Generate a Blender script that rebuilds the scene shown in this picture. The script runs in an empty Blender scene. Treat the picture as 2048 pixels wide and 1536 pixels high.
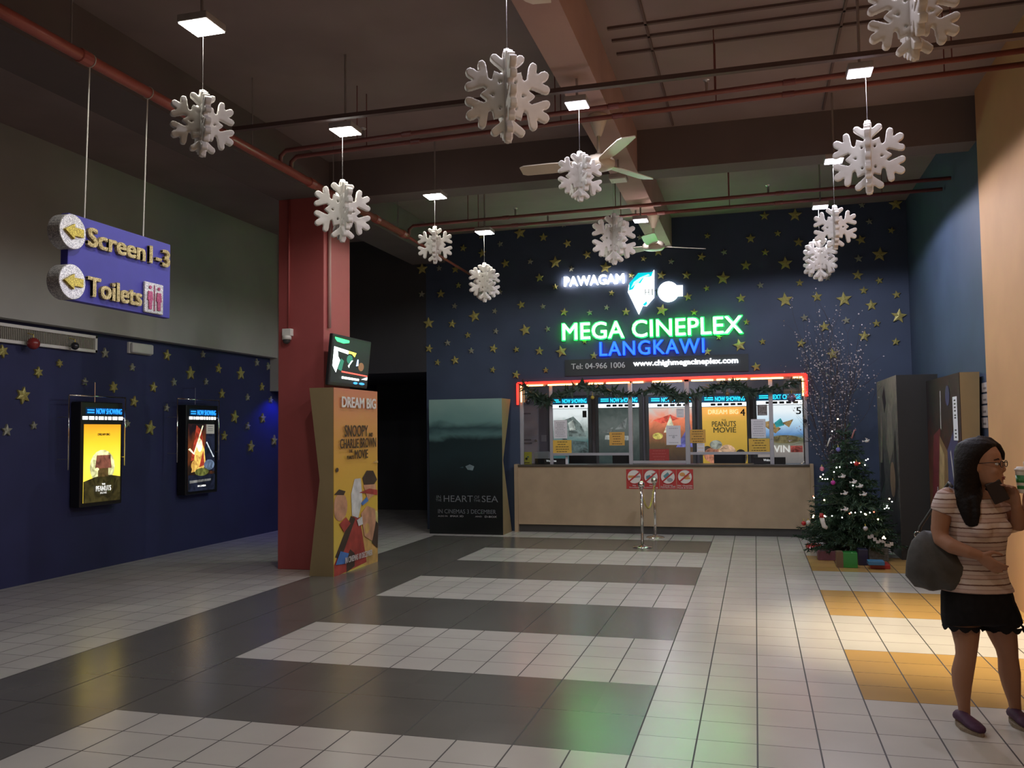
import bpy, bmesh, math, random
from mathutils import Vector, Matrix, Euler, noise
random.seed(7)
PI = math.pi
S = bpy.context.scene
COL = S.collection

# ------------------------------------------------------------------ camera
FPX, PITCH, ROLL, YAW = 1738.47, 0.05479, -0.01157, 0.27171
CAM = Vector((0.629, -4.341, 1.589))
def _rot():
    cy, sy, cp, sp, cr, sr = math.cos(YAW), math.sin(YAW), math.cos(PITCH), math.sin(PITCH), math.cos(ROLL), math.sin(ROLL)
    rz = Matrix(((cy, sy, 0), (-sy, cy, 0), (0, 0, 1)))
    b = Matrix(((1, 0, 0), (0, 0, -1), (0, 1, 0)))
    rx = Matrix(((1, 0, 0), (0, cp, sp), (0, -sp, cp)))
    rr = Matrix(((cr, -sr, 0), (sr, cr, 0), (0, 0, 1)))
    return rr @ rx @ b @ rz
RW = _rot()
cd = bpy.data.cameras.new('camera'); cam = bpy.data.objects.new('camera', cd); COL.objects.link(cam)
cd.sensor_width = 36; cd.lens = FPX / 2048 * 36; cd.clip_start = 0.05; cd.clip_end = 100
r_, d_, f_ = RW[0], RW[1], RW[2]
cam.matrix_world = Matrix(((r_[0], -d_[0], -f_[0], CAM[0]), (r_[1], -d_[1], -f_[1], CAM[1]), (r_[2], -d_[2], -f_[2], CAM[2]), (0, 0, 0, 1)))
S.camera = cam
# measurements taken from the photograph, turned into points on known planes of the room
def _ray(x, y): return RW.transposed() @ Vector(((x - 1024) / FPX, (y - 768) / FPX, 1))
def onX(x, y, X): d = _ray(x, y); return CAM + d * ((X - CAM[0]) / d[0])
def onY(x, y, Y): d = _ray(x, y); return CAM + d * ((Y - CAM[1]) / d[1])
def onZ(x, y, Z=0.0): d = _ray(x, y); return CAM + d * ((Z - CAM[2]) / d[2])

# ------------------------------------------------------------------ world, exposure
w = bpy.data.worlds.new('world'); S.world = w; w.use_nodes = True
bg = w.node_tree.nodes['Background']; bg.inputs[0].default_value = (0.75, 0.62, 0.5, 1); bg.inputs[1].default_value = 0.12
S.view_settings.view_transform = 'Standard'; S.view_settings.look = 'None'
S.view_settings.exposure = 0.0; S.view_settings.gamma = 1.0; S.view_settings.use_curve_mapping = False

# ------------------------------------------------------------------ lights of the place and added fill
def light(name, kind, loc, power, color, aim=None, **kw):
    l = bpy.data.lights.new(name, kind); l.energy = power; l.color = color
    for k, v in kw.items(): setattr(l, k, v)
    o = bpy.data.objects.new(name, l); COL.objects.link(o); o.location = loc
    if aim is not None: o.rotation_euler = (Vector(aim) - Vector(loc)).to_track_quat('-Z', 'Y').to_euler()
    return o
LAMP_Z = 4.2
LX, LY = (-2.72, -0.68, 1.44), (0.37, 2.4, 4.59, 6.43)
LAMPS = [(x, y) for y in LY for x in LX]
LAMP_W = {(0, 0): 46, (0, 1): 46, (0, 2): 40, (0, 3): 44, (1, 0): 38, (1, 1): 50, (1, 2): 0, (1, 3): 46,
          (2, 0): 46, (2, 1): 80, (2, 2): 62, (2, 3): 165}
for iy, y in enumerate(LY):
    for ix, x in enumerate(LX):
        p = LAMP_W[(ix, iy)]
        if p:
            cool = (0.86, 0.85, 1.0) if ix else (1.0, 0.98, 0.9)
            light('lamp_light', 'SPOT', (x, y, LAMP_Z - 0.05), p, cool, (x, y + 0.01, 0),
                  spot_size=math.radians(172), spot_blend=0.16, shadow_soft_size=0.07)
# warm spot lamp by the near end of the tan wall, and added fill lights without fixtures for the camera side
light('warm_lamp_light', 'SPOT', (1.95, 2.5, 4.3), 1250, (1.0, 0.82, 0.55), (2.1, 3.0, 0), spot_size=math.radians(48), spot_blend=1.0, shadow_soft_size=0.06)
light('hall_fill_light', 'SPOT', (0.4, -2.2, 4.4), 60, (1.0, 0.84, 0.66), (0.2, -1.2, 0), spot_size=math.radians(140), spot_blend=0.6, shadow_soft_size=0.2)
light('hall_fill_light', 'POINT', (1.9, -2.4, 2.7), 11, (1.0, 0.68, 0.4), shadow_soft_size=0.5)
light('hall_fill_light', 'POINT', (0.2, 0.2, 3.2), 5, (1.0, 0.6, 0.45), shadow_soft_size=0.6)
light('blue_lamp_light', 'SPOT', (-6.72, 8.45, 2.24), 22, (0.02, 0.03, 1.0), (-7.1, 8.3, 1.2), spot_size=math.radians(120), spot_blend=0.7, shadow_soft_size=0.04)
light('booth_light', 'POINT', (-0.8, 10.3, 2.5), 20, (0.92, 0.88, 1.0), shadow_soft_size=0.25)

# ------------------------------------------------------------------ materials
def principled(name):
    m = bpy.data.materials.new(name); m.use_nodes = True
    return m, m.node_tree, m.node_tree.nodes['Principled BSDF']
_M = {}
def mat(name, c, rough=0.6, metal=0.0, var=0.12, scale=8.0, emit=0.0, ecol=None, bump=0.0, spec=0.5, alpha=None, trans=0.0, coat=0.0):
    """procedural surface: base colour broken up by noise, optional bump and own light"""
    if name in _M: return _M[name]
    m, nt, b = principled(name); N = nt.nodes; L = nt.links
    b.inputs['Roughness'].default_value = rough; b.inputs['Metallic'].default_value = metal
    b.inputs['Specular IOR Level'].default_value = spec
    c4 = (*c, 1)
    if var > 0 or bump > 0:
        tc = N.new('ShaderNodeTexCoord'); nz = N.new('ShaderNodeTexNoise'); nz.inputs['Scale'].default_value = scale; nz.inputs['Detail'].default_value = 5
        L.new(tc.outputs['Object'], nz.inputs['Vector'])
    if var > 0:
        r = N.new('ShaderNodeValToRGB')
        r.color_ramp.elements[0].position = 0.3; r.color_ramp.elements[1].position = 0.7
        r.color_ramp.elements[0].color = (*[v * (1 - var) for v in c], 1); r.color_ramp.elements[1].color = (*[min(1, v * (1 + var)) for v in c], 1)
        L.new(nz.outputs['Fac'], r.inputs['Fac']); L.new(r.outputs['Color'], b.inputs['Base Color'])
    else: b.inputs['Base Color'].default_value = c4
    if bump > 0:
        bp = N.new('ShaderNodeBump'); bp.inputs['Strength'].default_value = bump; bp.inputs['Distance'].default_value = 0.01
        L.new(nz.outputs['Fac'], bp.inputs['Height']); L.new(bp.outputs['Normal'], b.inputs['Normal'])
    if emit > 0:
        b.inputs['Emission Color'].default_value = (*(ecol or c), 1); b.inputs['Emission Strength'].default_value = emit
    if trans > 0: b.inputs['Transmission Weight'].default_value = trans
    if coat > 0: b.inputs['Coat Weight'].default_value = coat
    _M[name] = m
    return m
def glow(name, c, k):
    if not name.startswith(('pr_', 'print_')): return mat(name, c, 0.5, var=0, emit=k)
    if name in _M: return _M[name]
    m, nt, b = principled(name); N = nt.nodes; L = nt.links                     # backlit print: mottled tone
    tc = N.new('ShaderNodeTexCoord'); nz = N.new('ShaderNodeTexNoise'); nz.inputs['Scale'].default_value = 9; nz.inputs['Detail'].default_value = 8; nz.inputs['Distortion'].default_value = 1.2
    L.new(tc.outputs['Object'], nz.inputs['Vector']); r = N.new('ShaderNodeValToRGB'); L.new(nz.outputs['Fac'], r.inputs['Fac'])
    r.color_ramp.elements[0].position = 0.32; r.color_ramp.elements[1].position = 0.68
    r.color_ramp.elements[0].color = (*[v * 0.3 for v in c], 1); r.color_ramp.elements[1].color = (*[min(1, v * 1.5) for v in c], 1)
    L.new(r.outputs['Color'], b.inputs['Base Color']); L.new(r.outputs['Color'], b.inputs['Emission Color']); b.inputs['Emission Strength'].default_value = k; _M[name] = m
    return m
def glitter(name, c, c2, k=260.0, rough=0.35, metal=0.4):
    if name in _M: return _M[name]
    m, nt, b = principled(name); N = nt.nodes; L = nt.links
    tc = N.new('ShaderNodeTexCoord'); v = N.new('ShaderNodeTexVoronoi'); v.inputs['Scale'].default_value = k
    L.new(tc.outputs['Object'], v.inputs['Vector'])
    sx = N.new('ShaderNodeSeparateColor'); L.new(v.outputs['Color'], sx.inputs['Color'])
    r = N.new('ShaderNodeValToRGB'); r.color_ramp.elements[0].position = 0.35; r.color_ramp.elements[1].position = 0.95
    r.color_ramp.elements[0].color = (*c, 1); r.color_ramp.elements[1].color = (*c2, 1)
    L.new(sx.outputs[0], r.inputs['Fac']); L.new(r.outputs['Color'], b.inputs['Base Color'])
    bp = N.new('ShaderNodeBump'); bp.inputs['Strength'].default_value = 0.8; bp.inputs['Distance'].default_value = 0.003
    L.new(sx.outputs[1], bp.inputs['Height']); L.new(bp.outputs['Normal'], b.inputs['Normal'])
    b.inputs['Roughness'].default_value = rough; b.inputs['Metallic'].default_value = metal
    _M[name] = m
    return m
def ramp_mat(name, stops, axis=2, lo=0.0, hi=1.0, nscale=3.0, namp=0.1, emit=0.0, rough=0.5, dist=0.0, spec=0.5):
    """printed or lit picture: colour ramp along one axis of the sheet, broken up by noise"""
    m, nt, b = principled(name); N = nt.nodes; L = nt.links
    tc = N.new('ShaderNodeTexCoord'); sp = N.new('ShaderNodeSeparateXYZ'); L.new(tc.outputs['Object'], sp.inputs[0])
    mr = N.new('ShaderNodeMapRange'); mr.inputs[1].default_value = lo; mr.inputs[2].default_value = hi
    L.new(sp.outputs[axis], mr.inputs[0])
    nz = N.new('ShaderNodeTexNoise'); nz.inputs['Scale'].default_value = nscale; nz.inputs['Detail'].default_value = 6; nz.inputs['Distortion'].default_value = dist
    L.new(tc.outputs['Object'], nz.inputs['Vector'])
    a = N.new('ShaderNodeMath'); a.operation = 'MULTIPLY_ADD'; a.inputs[1].default_value = namp; L.new(nz.outputs['Fac'], a.inputs[0])
    sb = N.new('ShaderNodeMath'); sb.operation = 'SUBTRACT'; sb.inputs[1].default_value = namp / 2; L.new(mr.outputs[0], sb.inputs[0]); L.new(sb.outputs[0], a.inputs[2])
    r = N.new('ShaderNodeValToRGB'); L.new(a.outputs[0], r.inputs['Fac'])
    e = r.color_ramp.elements
    while len(e) < len(stops): e.new(0.5)
    for k, (p, c) in enumerate(stops): e[k].position = p; e[k].color = (*c, 1)
    L.new(r.outputs['Color'], b.inputs['Base Color']); b.inputs['Roughness'].default_value = rough; b.inputs['Specular IOR Level'].default_value = spec
    if emit > 0: L.new(r.outputs['Color'], b.inputs['Emission Color']); b.inputs['Emission Strength'].default_value = emit
    return m

# ------------------------------------------------------------------ geometry helpers
OFF = {}
def tag(o, label=None, cat=None, group=None, kind=None):
    if label: o['label'] = label
    if cat: o['category'] = cat
    if group: o['group'] = group
    if kind: o['kind'] = kind
    return o
def thing(name, label, cat, loc, group=None):
    o = bpy.data.objects.new(name, None); COL.objects.link(o); o.location = loc; o.empty_display_size = 0.1
    OFF[o.name] = Vector(loc)
    return tag(o, label, cat, group)
def link_mesh(name, me, parent=None, loc=None):
    o = bpy.data.objects.new(name, me); COL.objects.link(o)
    if parent: o.parent = parent; OFF[o.name] = OFF[parent.name]
    elif loc is not None: o.location = loc; OFF[o.name] = Vector(loc)
    else: OFF[o.name] = Vector((0, 0, 0))
    return o
class MB:
    def __init__(s): s.v = []; s.f = []; s.mi = []; s.m = 0
    def add(s, vs, fs):
        k = len(s.v); s.v += [Vector(p) for p in vs]; s.f += [tuple(i + k for i in f) for f in fs]; s.mi += [s.m] * len(fs); return s
    def box(s, a, b):
        x0, y0, z0 = a; x1, y1, z1 = b
        return s.add([(x0, y0, z0), (x1, y0, z0), (x1, y1, z0), (x0, y1, z0), (x0, y0, z1), (x1, y0, z1), (x1, y1, z1), (x0, y1, z1)],
                     [(0, 3, 2, 1), (4, 5, 6, 7), (0, 1, 5, 4), (1, 2, 6, 5), (2, 3, 7, 6), (3, 0, 4, 7)])
    def cbox(s, c, h): return s.box([c[i] - h[i] for i in range(3)], [c[i] + h[i] for i in range(3)])
    def tube(s, pts, r, n=10, cap=True):
        pts = [Vector(p) for p in pts]; rs = r if isinstance(r, (list, tuple)) else [r] * len(pts)
        rings = []; up = None
        for i, p in enumerate(pts):
            t = (pts[min(i + 1, len(pts) - 1)] - pts[max(i - 1, 0)]).normalized()
            if up is None: up = Vector((0, 0, 1)) if abs(t.z) < 0.9 else Vector((0, 1, 0))
            a = t.cross(up).normalized(); b = a.cross(t).normalized(); up = b
            rings.append([p + (a * math.cos(2 * PI * j / n) + b * math.sin(2 * PI * j / n)) * rs[i] for j in range(n)])
        return s.rings(rings, cap)
    def rings(s, rings, cap=True):
        n = len(rings[0]); vs = [p for r in rings for p in r]; fs = []
        for i in range(len(rings) - 1):
            for j in range(n):
                fs.append((i * n + j, i * n + (j + 1) % n, (i + 1) * n + (j + 1) % n, (i + 1) * n + j))
        if cap: fs.append(tuple(range(n - 1, -1, -1))); fs.append(tuple((len(rings) - 1) * n + j for j in range(n)))
        return s.add(vs, fs)
    def lathe(s, c, prof, n=24, axis=2, cap=True):
        c = Vector(c); R = []
        for r, h in prof:
            ring = []
            for j in range(n):
                a = 2 * PI * j / n; q = [r * math.cos(a), r * math.sin(a), h]
                if axis == 0: q = [q[2], q[0], q[1]]
                if axis == 1: q = [q[0], q[2], q[1]]
                ring.append(c + Vector(q))
            R.append(ring)
        return s.rings(R, cap)
    def ball(s, c, r, n=12, m=8):
        r = Vector(r) if isinstance(r, (tuple, list, Vector)) else Vector((r, r, r)); c = Vector(c); R = []
        for i in range(m + 1):
            t = PI * (i + 0.001) / (m + 0.002) - PI / 2; cr = max(math.cos(t), 0.02)
            R.append([c + Vector((r.x * cr * math.cos(2 * PI * j / n), r.y * cr * math.sin(2 * PI * j / n), r.z * math.sin(t))) for j in range(n)])
        return s.rings(R)
    def prism(s, poly, fn0, fn1):
        """outline (u,v) carried to two faces by fn0 and fn1"""
        n = len(poly); vs = [fn0(*p) for p in poly] + [fn1(*p) for p in poly]
        fs = [tuple(range(n - 1, -1, -1)), tuple(range(n, 2 * n))] + [(j, (j + 1) % n, n + (j + 1) % n, n + j) for j in range(n)]
        return s.add(vs, fs)
    def quad(s, a, b, c, d): return s.add([a, b, c, d], [(0, 1, 2, 3)])
    def poly(s, pts): return s.add(pts, [tuple(range(len(pts)))])
    def build(s, name, mats, parent=None, loc=None, smooth=False, bevel=0.0, local=False, fix=True):
        me = bpy.data.meshes.new(name)
        off = Vector((0, 0, 0))
        if not local:
            if parent: off = OFF[parent.name]
            elif loc is not None: off = Vector(loc)
        me.from_pydata([tuple(p - off) for p in s.v], [], s.f)
        for m in (mats if isinstance(mats, (list, tuple)) else [mats]): me.materials.append(m)
        me.polygons.foreach_set('material_index', s.mi)
        if fix or bevel:
            bm = bmesh.new(); bm.from_mesh(me)
            if fix: bmesh.ops.recalc_face_normals(bm, faces=bm.faces)
            if bevel: bmesh.ops.bevel(bm, geom=[e for e in bm.edges if len(e.link_faces) == 2 and e.calc_face_angle(0) > 0.6], offset=bevel, segments=2, profile=0.5, affect='EDGES', clamp_overlap=True)
            bm.to_mesh(me); bm.free()
        if smooth: me.polygons.foreach_set('use_smooth', [True] * len(me.polygons))
        me.update()
        return link_mesh(name, me, parent, loc)
def copy_tree(o, parent=None):
    c = o.copy(); COL.objects.link(c); c.parent = parent
    for ch in list(o.children): copy_tree(ch, c)
    return c
_FONT_CACHE = {}
def text_geo(body, depth=0.0, align='CENTER', gap=1.0):
    key = (body, depth, align, gap)
    if key in _FONT_CACHE: return _FONT_CACHE[key]
    cu = bpy.data.curves.new('lettering', 'FONT'); cu.body = body; cu.align_x = align; cu.extrude = depth; cu.space_character = gap; cu.resolution_u = 3
    o = bpy.data.objects.new('lettering', cu); COL.objects.link(o)
    dg = bpy.context.evaluated_depsgraph_get(); dg.update()
    me = bpy.data.meshes.new_from_object(o.evaluated_get(dg))
    vs = [v.co.copy() for v in me.vertices]; fs = [tuple(p.vertices) for p in me.polygons]
    bpy.data.objects.remove(o); bpy.data.curves.remove(cu); bpy.data.meshes.remove(me)
    _FONT_CACHE[key] = (vs, fs); return vs, fs
def put_text(mb, body, origin, right, up, w=None, h=None, thick=0.0, bold=0.0, gap=1.0, out=None):
    """lettering fitted into a w x h rectangle whose lower left corner is origin; thick = depth along the outward normal"""
    vs, fs = text_geo(body, 0.5 if thick else 0.0, gap=gap)
    if not vs: return mb
    if bold:                                              # heavier strokes: the outline laid over itself in four directions
        n = len(vs); V = []; F = []
        for i, (ox, oy) in enumerate(((-bold, -bold * .6), (bold, -bold * .6), (-bold, bold * .6), (bold, bold * .6))):
            V += [Vector((v.x + ox, v.y + oy, v.z)) for v in vs]; F += [tuple(q + n * i for q in f) for f in fs]
        vs, fs = V, F
    nb = len(vs) // 4 if bold else len(vs) + 1
    x0 = min(v.x for v in vs); x1 = max(v.x for v in vs); y0 = min(v.y for v in vs); y1 = max(v.y for v in vs)
    right = Vector(right).normalized(); up = Vector(up).normalized(); nrm = out if out else right.cross(up)
    nrm = Vector(nrm); sy = h / (y1 - y0) if h else None; sx = w / (x1 - x0) if w else sy
    if sy is None: sy = sx
    o = Vector(origin)
    return mb.add([o + right * (v.x - x0) * sx + up * (v.y - y0) * sy + nrm * ((v.z + 0.5) * thick + 0.0011 * (k // nb)) for k, v in enumerate(vs)], fs)
def fuse(mb, name, m, parent, voxel, smooth_it=6, mirror=False):
    """fuse overlapping shapes into one continuous surface"""
    vs = [Vector((-v.x, v.y, v.z)) if mirror else v for v in mb.v]
    me = bpy.data.meshes.new(name); me.from_pydata([tuple(v) for v in vs], [], mb.f)
    bm = bmesh.new(); bm.from_mesh(me); bmesh.ops.recalc_face_normals(bm, faces=bm.faces); bm.to_mesh(me); bm.free()
    o = bpy.data.objects.new(name, me); COL.objects.link(o)
    r = o.modifiers.new('fuse', 'REMESH'); r.mode = 'VOXEL'; r.voxel_size = voxel
    if smooth_it: s = o.modifiers.new('soften', 'SMOOTH'); s.factor = 0.5; s.iterations = smooth_it
    dg = bpy.context.evaluated_depsgraph_get(); dg.update(); me2 = bpy.data.meshes.new_from_object(o.evaluated_get(dg)); bpy.data.objects.remove(o); bpy.data.meshes.remove(me)
    me2.name = name; me2.materials.clear()
    for q in (m if isinstance(m, list) else [m]): me2.materials.append(q)
    me2.polygons.foreach_set('use_smooth', [True] * len(me2.polygons)); return link_mesh(name, me2, parent)
# ------------------------------------------------------------------ the setting
T = 0.3; ZC = 4.88; ZB = 4.42; XR = 2.82; XL = -7.03; YB = 9.2
class NX:
    """tiny helper to write node maths as expressions"""
    def __init__(s, nt, sock): s.nt = nt; s.k = sock
    def op(s, o, b=None, c=None):
        n = s.nt.nodes.new('ShaderNodeMath'); n.operation = o; s.nt.links.new(s.k, n.inputs[0])
        for i, q in ((1, b), (2, c)):
            if q is None: continue
            if isinstance(q, NX): s.nt.links.new(q.k, n.inputs[i])
            else: n.inputs[i].default_value = q
        return NX(s.nt, n.outputs[0])
    def __add__(s, b): return s.op('ADD', b)
    def __sub__(s, b): return s.op('SUBTRACT', b)
    def __mul__(s, b): return s.op('MULTIPLY', b)
    def gt(s, b): return s.op('GREATER_THAN', b)
    def lt(s, b): return s.op('LESS_THAN', b)
    def mod(s, b): return s.op('FLOORED_MODULO', b)
def mixc(nt, fac, a, b):
    n = nt.nodes.new('ShaderNodeMix'); n.data_type = 'RGBA'
    nt.links.new(fac.k, n.inputs[0])
    for i, q in ((6, a), (7, b)):
        if isinstance(q, tuple): n.inputs[i].default_value = (*q, 1)
        else: nt.links.new(q, n.inputs[i])
    return n.outputs[2]
def floor_mat():
    m, nt, b = principled('tiled_floor'); N = nt.nodes; L = nt.links
    g = N.new('ShaderNodeNewGeometry'); sp = N.new('ShaderNodeSeparateXYZ'); L.new(g.outputs['Position'], sp.inputs[0])
    u = NX(nt, sp.outputs[0]) * (1 / T); v = NX(nt, sp.outputs[1]) * (1 / T)
    ph = (v + 80).mod(8.0).gt(4.0)                       # stripes four small tiles deep
    inner = u.gt(-10.0) * u.lt(0.0)
    inb = u.gt(-14.0) * u.lt(0.0) * v.lt(28.0)
    odd = ph
    white_in = inner * odd
    grey = inb - inb * white_in
    orange = u.gt(4.0) * odd * v.lt(24.0)
    def near(x, p, w):
        return (x.mod(p) - p / 2).op('ABSOLUTE').gt(p / 2 - w)
    big = grey
    col = near(u + 40, 1.0, 0.014) * (NX(nt, big.k).op('MULTIPLY', -1.0) + 1.0) + near(u + 40, 2.0, 0.014) * big
    row = near(v + 80, 1.0, 0.010) * (big.op('MULTIPLY', -1.0) + 1.0) + near(v + 80, 2.0, 0.012) * big
    tc = N.new('ShaderNodeTexCoord')
    wn = N.new('ShaderNodeTexWhiteNoise'); wn.noise_dimensions = '2D'
    cb = N.new('ShaderNodeCombineXYZ'); L.new(u.op('FLOOR').k, cb.inputs[0]); L.new(v.op('FLOOR').k, cb.inputs[1]); L.new(cb.outputs[0], wn.inputs['Vector'])
    nz = N.new('ShaderNodeTexNoise'); nz.inputs['Scale'].default_value = 1.7; nz.inputs['Detail'].default_value = 6; L.new(g.outputs['Position'], nz.inputs['Vector'])
    val = (NX(nt, wn.outputs['Value']) * 0.08 + 0.96) * (NX(nt, nz.outputs['Fac']) * 0.3 + 0.85)
    c = mixc(nt, grey, (0.56, 0.54, 0.49), (0.135, 0.128, 0.112))
    c = mixc(nt, orange, c, (0.50, 0.31, 0.10))
    sc = N.new('ShaderNodeVectorMath'); sc.operation = 'SCALE'; L.new(c, sc.inputs[0]); L.new(val.k, sc.inputs['Scale'])
    c = mixc(nt, col.op('MINIMUM', 1.0), sc.outputs[0], (0.022, 0.018, 0.014))
    c = mixc(nt, row.op('MINIMUM', 1.0) * 0.75, c, (0.05, 0.042, 0.034))
    L.new(c, b.inputs['Base Color'])
    n2 = N.new('ShaderNodeTexNoise'); n2.inputs['Scale'].default_value = 3.0; L.new(g.outputs['Position'], n2.inputs['Vector'])
    rr = NX(nt, n2.outputs['Fac']) * 0.05 + 0.20
    L.new((rr + col.op('MINIMUM', 1.0) * 0.4).k, b.inputs['Roughness'])
    b.inputs['Specular IOR Level'].default_value = 0.7
    return m
M_FLOOR = floor_mat()
M_CEIL = mat('ceiling_paint', (0.24, 0.18, 0.172), 0.85, var=0.12, scale=1.2)
M_BEAM = mat('beam_paint', (0.13, 0.10, 0.095), 0.85, var=0.1, scale=1.5)
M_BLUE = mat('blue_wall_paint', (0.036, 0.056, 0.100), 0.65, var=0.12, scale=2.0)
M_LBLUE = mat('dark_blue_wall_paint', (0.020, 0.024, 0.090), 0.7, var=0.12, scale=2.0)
M_GREY = mat('grey_bulkhead_paint', (0.36, 0.36, 0.335), 0.85, var=0.1, scale=1.0)
M_TAN = mat('tan_wall_paint', (0.52, 0.29, 0.13), 0.75, var=0.08, scale=1.5)
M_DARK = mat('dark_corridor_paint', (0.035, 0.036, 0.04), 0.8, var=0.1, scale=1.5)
M_RED = mat('red_pillar_paint', (0.34, 0.07, 0.068), 0.6, var=0.06, scale=2.0)
M_BOOTH = mat('booth_wall_paint', (0.42, 0.41, 0.46), 0.8, var=0.05, scale=2.0)
def struct(name, mb, m, bevel=0.0):
    o = mb.build(name, m, bevel=bevel); o['kind'] = 'structure'; return o
YN = -9.0
struct('floor', MB().box((-9, YN, -0.1), (6, 16, 0)), M_FLOOR)
struct('ceiling', MB().box((-9, YN, ZC), (6, 16, ZC + 0.12)), M_CEIL)
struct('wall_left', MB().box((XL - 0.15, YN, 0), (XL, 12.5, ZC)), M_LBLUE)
struct('wall_left_upper', MB().box((XL - 0.05, YN, 2.84), (XL + 0.14, 8.33, ZC)), M_GREY)
# back wall of the lobby with the ticket window opening
WX0, WX1, WZ0, WZ1 = -3.03, 1.38, 1.0, 2.37
b = MB(); yb = YB + 0.16
b.box((-4.62, YB, 0), (WX0, yb, ZC)); b.box((WX1, YB, 0), (XR + 0.1, yb, ZC)); b.box((WX0, YB, WZ1), (WX1, yb, ZC)); b.box((WX0, YB, 0), (WX1, yb, WZ0))
struct('wall_back', b, M_BLUE)
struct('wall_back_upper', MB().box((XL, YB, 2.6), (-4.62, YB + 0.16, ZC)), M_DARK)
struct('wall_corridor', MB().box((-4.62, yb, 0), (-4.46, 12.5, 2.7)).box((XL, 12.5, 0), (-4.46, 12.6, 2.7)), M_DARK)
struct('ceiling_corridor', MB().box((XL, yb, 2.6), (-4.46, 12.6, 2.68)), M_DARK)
struct('wall_left_corner', MB().box((XL, 8.33, 2.3), (XL + 0.45, 8.62, ZC)), M_GREY)
struct('wall_right', MB().box((XR, 4.95, 0), (XR + 0.15, YB + 0.1, ZC)), M_BLUE)
struct('wall_right_near', MB().box((XR - 0.03, YN, 0), (XR + 0.15, 4.95, ZC)), M_TAN)
struct('trim_1', MB().box((-0.84, YN, ZB - 0.004), (-0.54, YB, ZC)), mat('lit_beam_paint', (0.40, 0.26, 0.23), 0.85, var=0.1, scale=1.5))              # beam down the middle, bounced light painted in as a paler tone
struct('trim_2', MB().box((-4.3, 5.08, ZB), (XR, 5.42, ZC)), M_BEAM)               # cross beam
struct('trim_3', MB().box((-4.86, YN, ZB - 0.004), (-4.27, YB, ZC)), M_BEAM)              # beam over the red pillar
struct('trim_4', MB().box((-4.852, 4.91, 0), (-4.25, 5.60, ZB)), M_RED, bevel=0.006)   # red pillar
# ticket booth room behind the window
b = MB(); b.box((-3.62, yb, 0), (-3.55, 11.5, 2.62)); b.box((1.62, yb, 0), (1.69, 11.5, 2.62)); b.box((-3.62, 11.42, 0), (1.69, 11.5, 2.62))
struct('wall_booth', b, M_BOOTH)
struct('ceiling_booth', MB().box((-3.62, yb, 2.62), (1.69, 11.5, 2.68)), M_BOOTH)
# seams of the boarded ceiling bay and the conduits under it
b = MB()
for y in (1.2, 2.55, 2.78, 3.05): b.box((-0.45, y, ZC - 0.02), (XR - 0.03, y + 0.03, ZC + 0.01))
for x in (-0.15, 1.38): b.box((x, -1, ZC - 0.02), (x + 0.02, 5.0, ZC + 0.01))
struct('trim_5', b, mat('seam_dark', (0.12, 0.08, 0.075), 0.9, var=0))
# ------------------------------------------------------------------ overhead: pipes, lamps, fans, paper snowflakes
M_PIPE = mat('red_pipe_paint', (0.36, 0.09, 0.065), 0.3, var=0.15, scale=5)
M_STEEL = mat('steel', (0.5, 0.48, 0.46), 0.3, metal=0.9, var=0.08)
M_CHROME = mat('polished_steel', (0.75, 0.72, 0.68), 0.12, metal=1.0, var=0)
M_BLACK = mat('black_paint', (0.012, 0.012, 0.014), 0.45, var=0)
M_WHITE = mat('white_plastic', (0.68, 0.67, 0.63), 0.5, var=0.04)
M_PAPER = mat('white_paper', (0.66, 0.67, 0.70), 0.8, var=0.03)
M_FOAM = mat('white_foam', (0.66, 0.63, 0.58), 0.85, var=0.05, scale=20)
M_STRING = mat('white_string', (0.6, 0.58, 0.52), 0.8, var=0)
M_CREAM = mat('cream_enamel', (0.60, 0.52, 0.40), 0.35, var=0.05, scale=4)
M_INK = mat('black_ink', (0.03, 0.028, 0.025), 0.7, var=0)

def pipe_run(name, label, pts, r, joints=(), group=None, material=None):
    t = thing(name, label, 'pipe', pts[0], group)
    MB().tube(pts, r, 12).build('pipe_run', material or M_PIPE, t, smooth=True)
    a, b_ = Vector(pts[0] if len(pts) < 3 else pts[-2]), Vector(pts[-1]); d = (b_ - a).normalized()
    for k in joints:
        p = a.lerp(b_, k)
        MB().tube([p - d * 0.05, p - d * 0.045, p + d * 0.045, p + d * 0.05], [r * 1.05, r * 1.22, r * 1.22, r * 1.05], 12).build('coupling', material or M_PIPE, t, smooth=False)
    return t
t = pipe_run('sprinkler_pipe', 'thick red pipe running along the side beam towards the red pillar', [(-3.76, -3.5, 4.2), (-3.76, 6.3, 4.2)], 0.042, (0.3, 0.41, 0.58, 0.735, 0.9, 0.985))
MB().tube([(-3.76, 6.3, 4.2), (-3.76, 9.2, 4.14)], 0.02, 8).build('pipe_end', M_PIPE, t, smooth=True)
for k in (0.4, 2.6, 4.2, 6.0):
    MB().tube([(-3.76, k, 4.24), (-3.76, k, ZC)], 0.006, 6).build('hanger_rod', M_STEEL, t)
g = 'thin red pipes crossing under the ceiling'
M_PIPE2 = mat('maroon_pipe_paint', (0.17, 0.05, 0.045), 0.35, var=0.15, scale=5)
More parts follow.
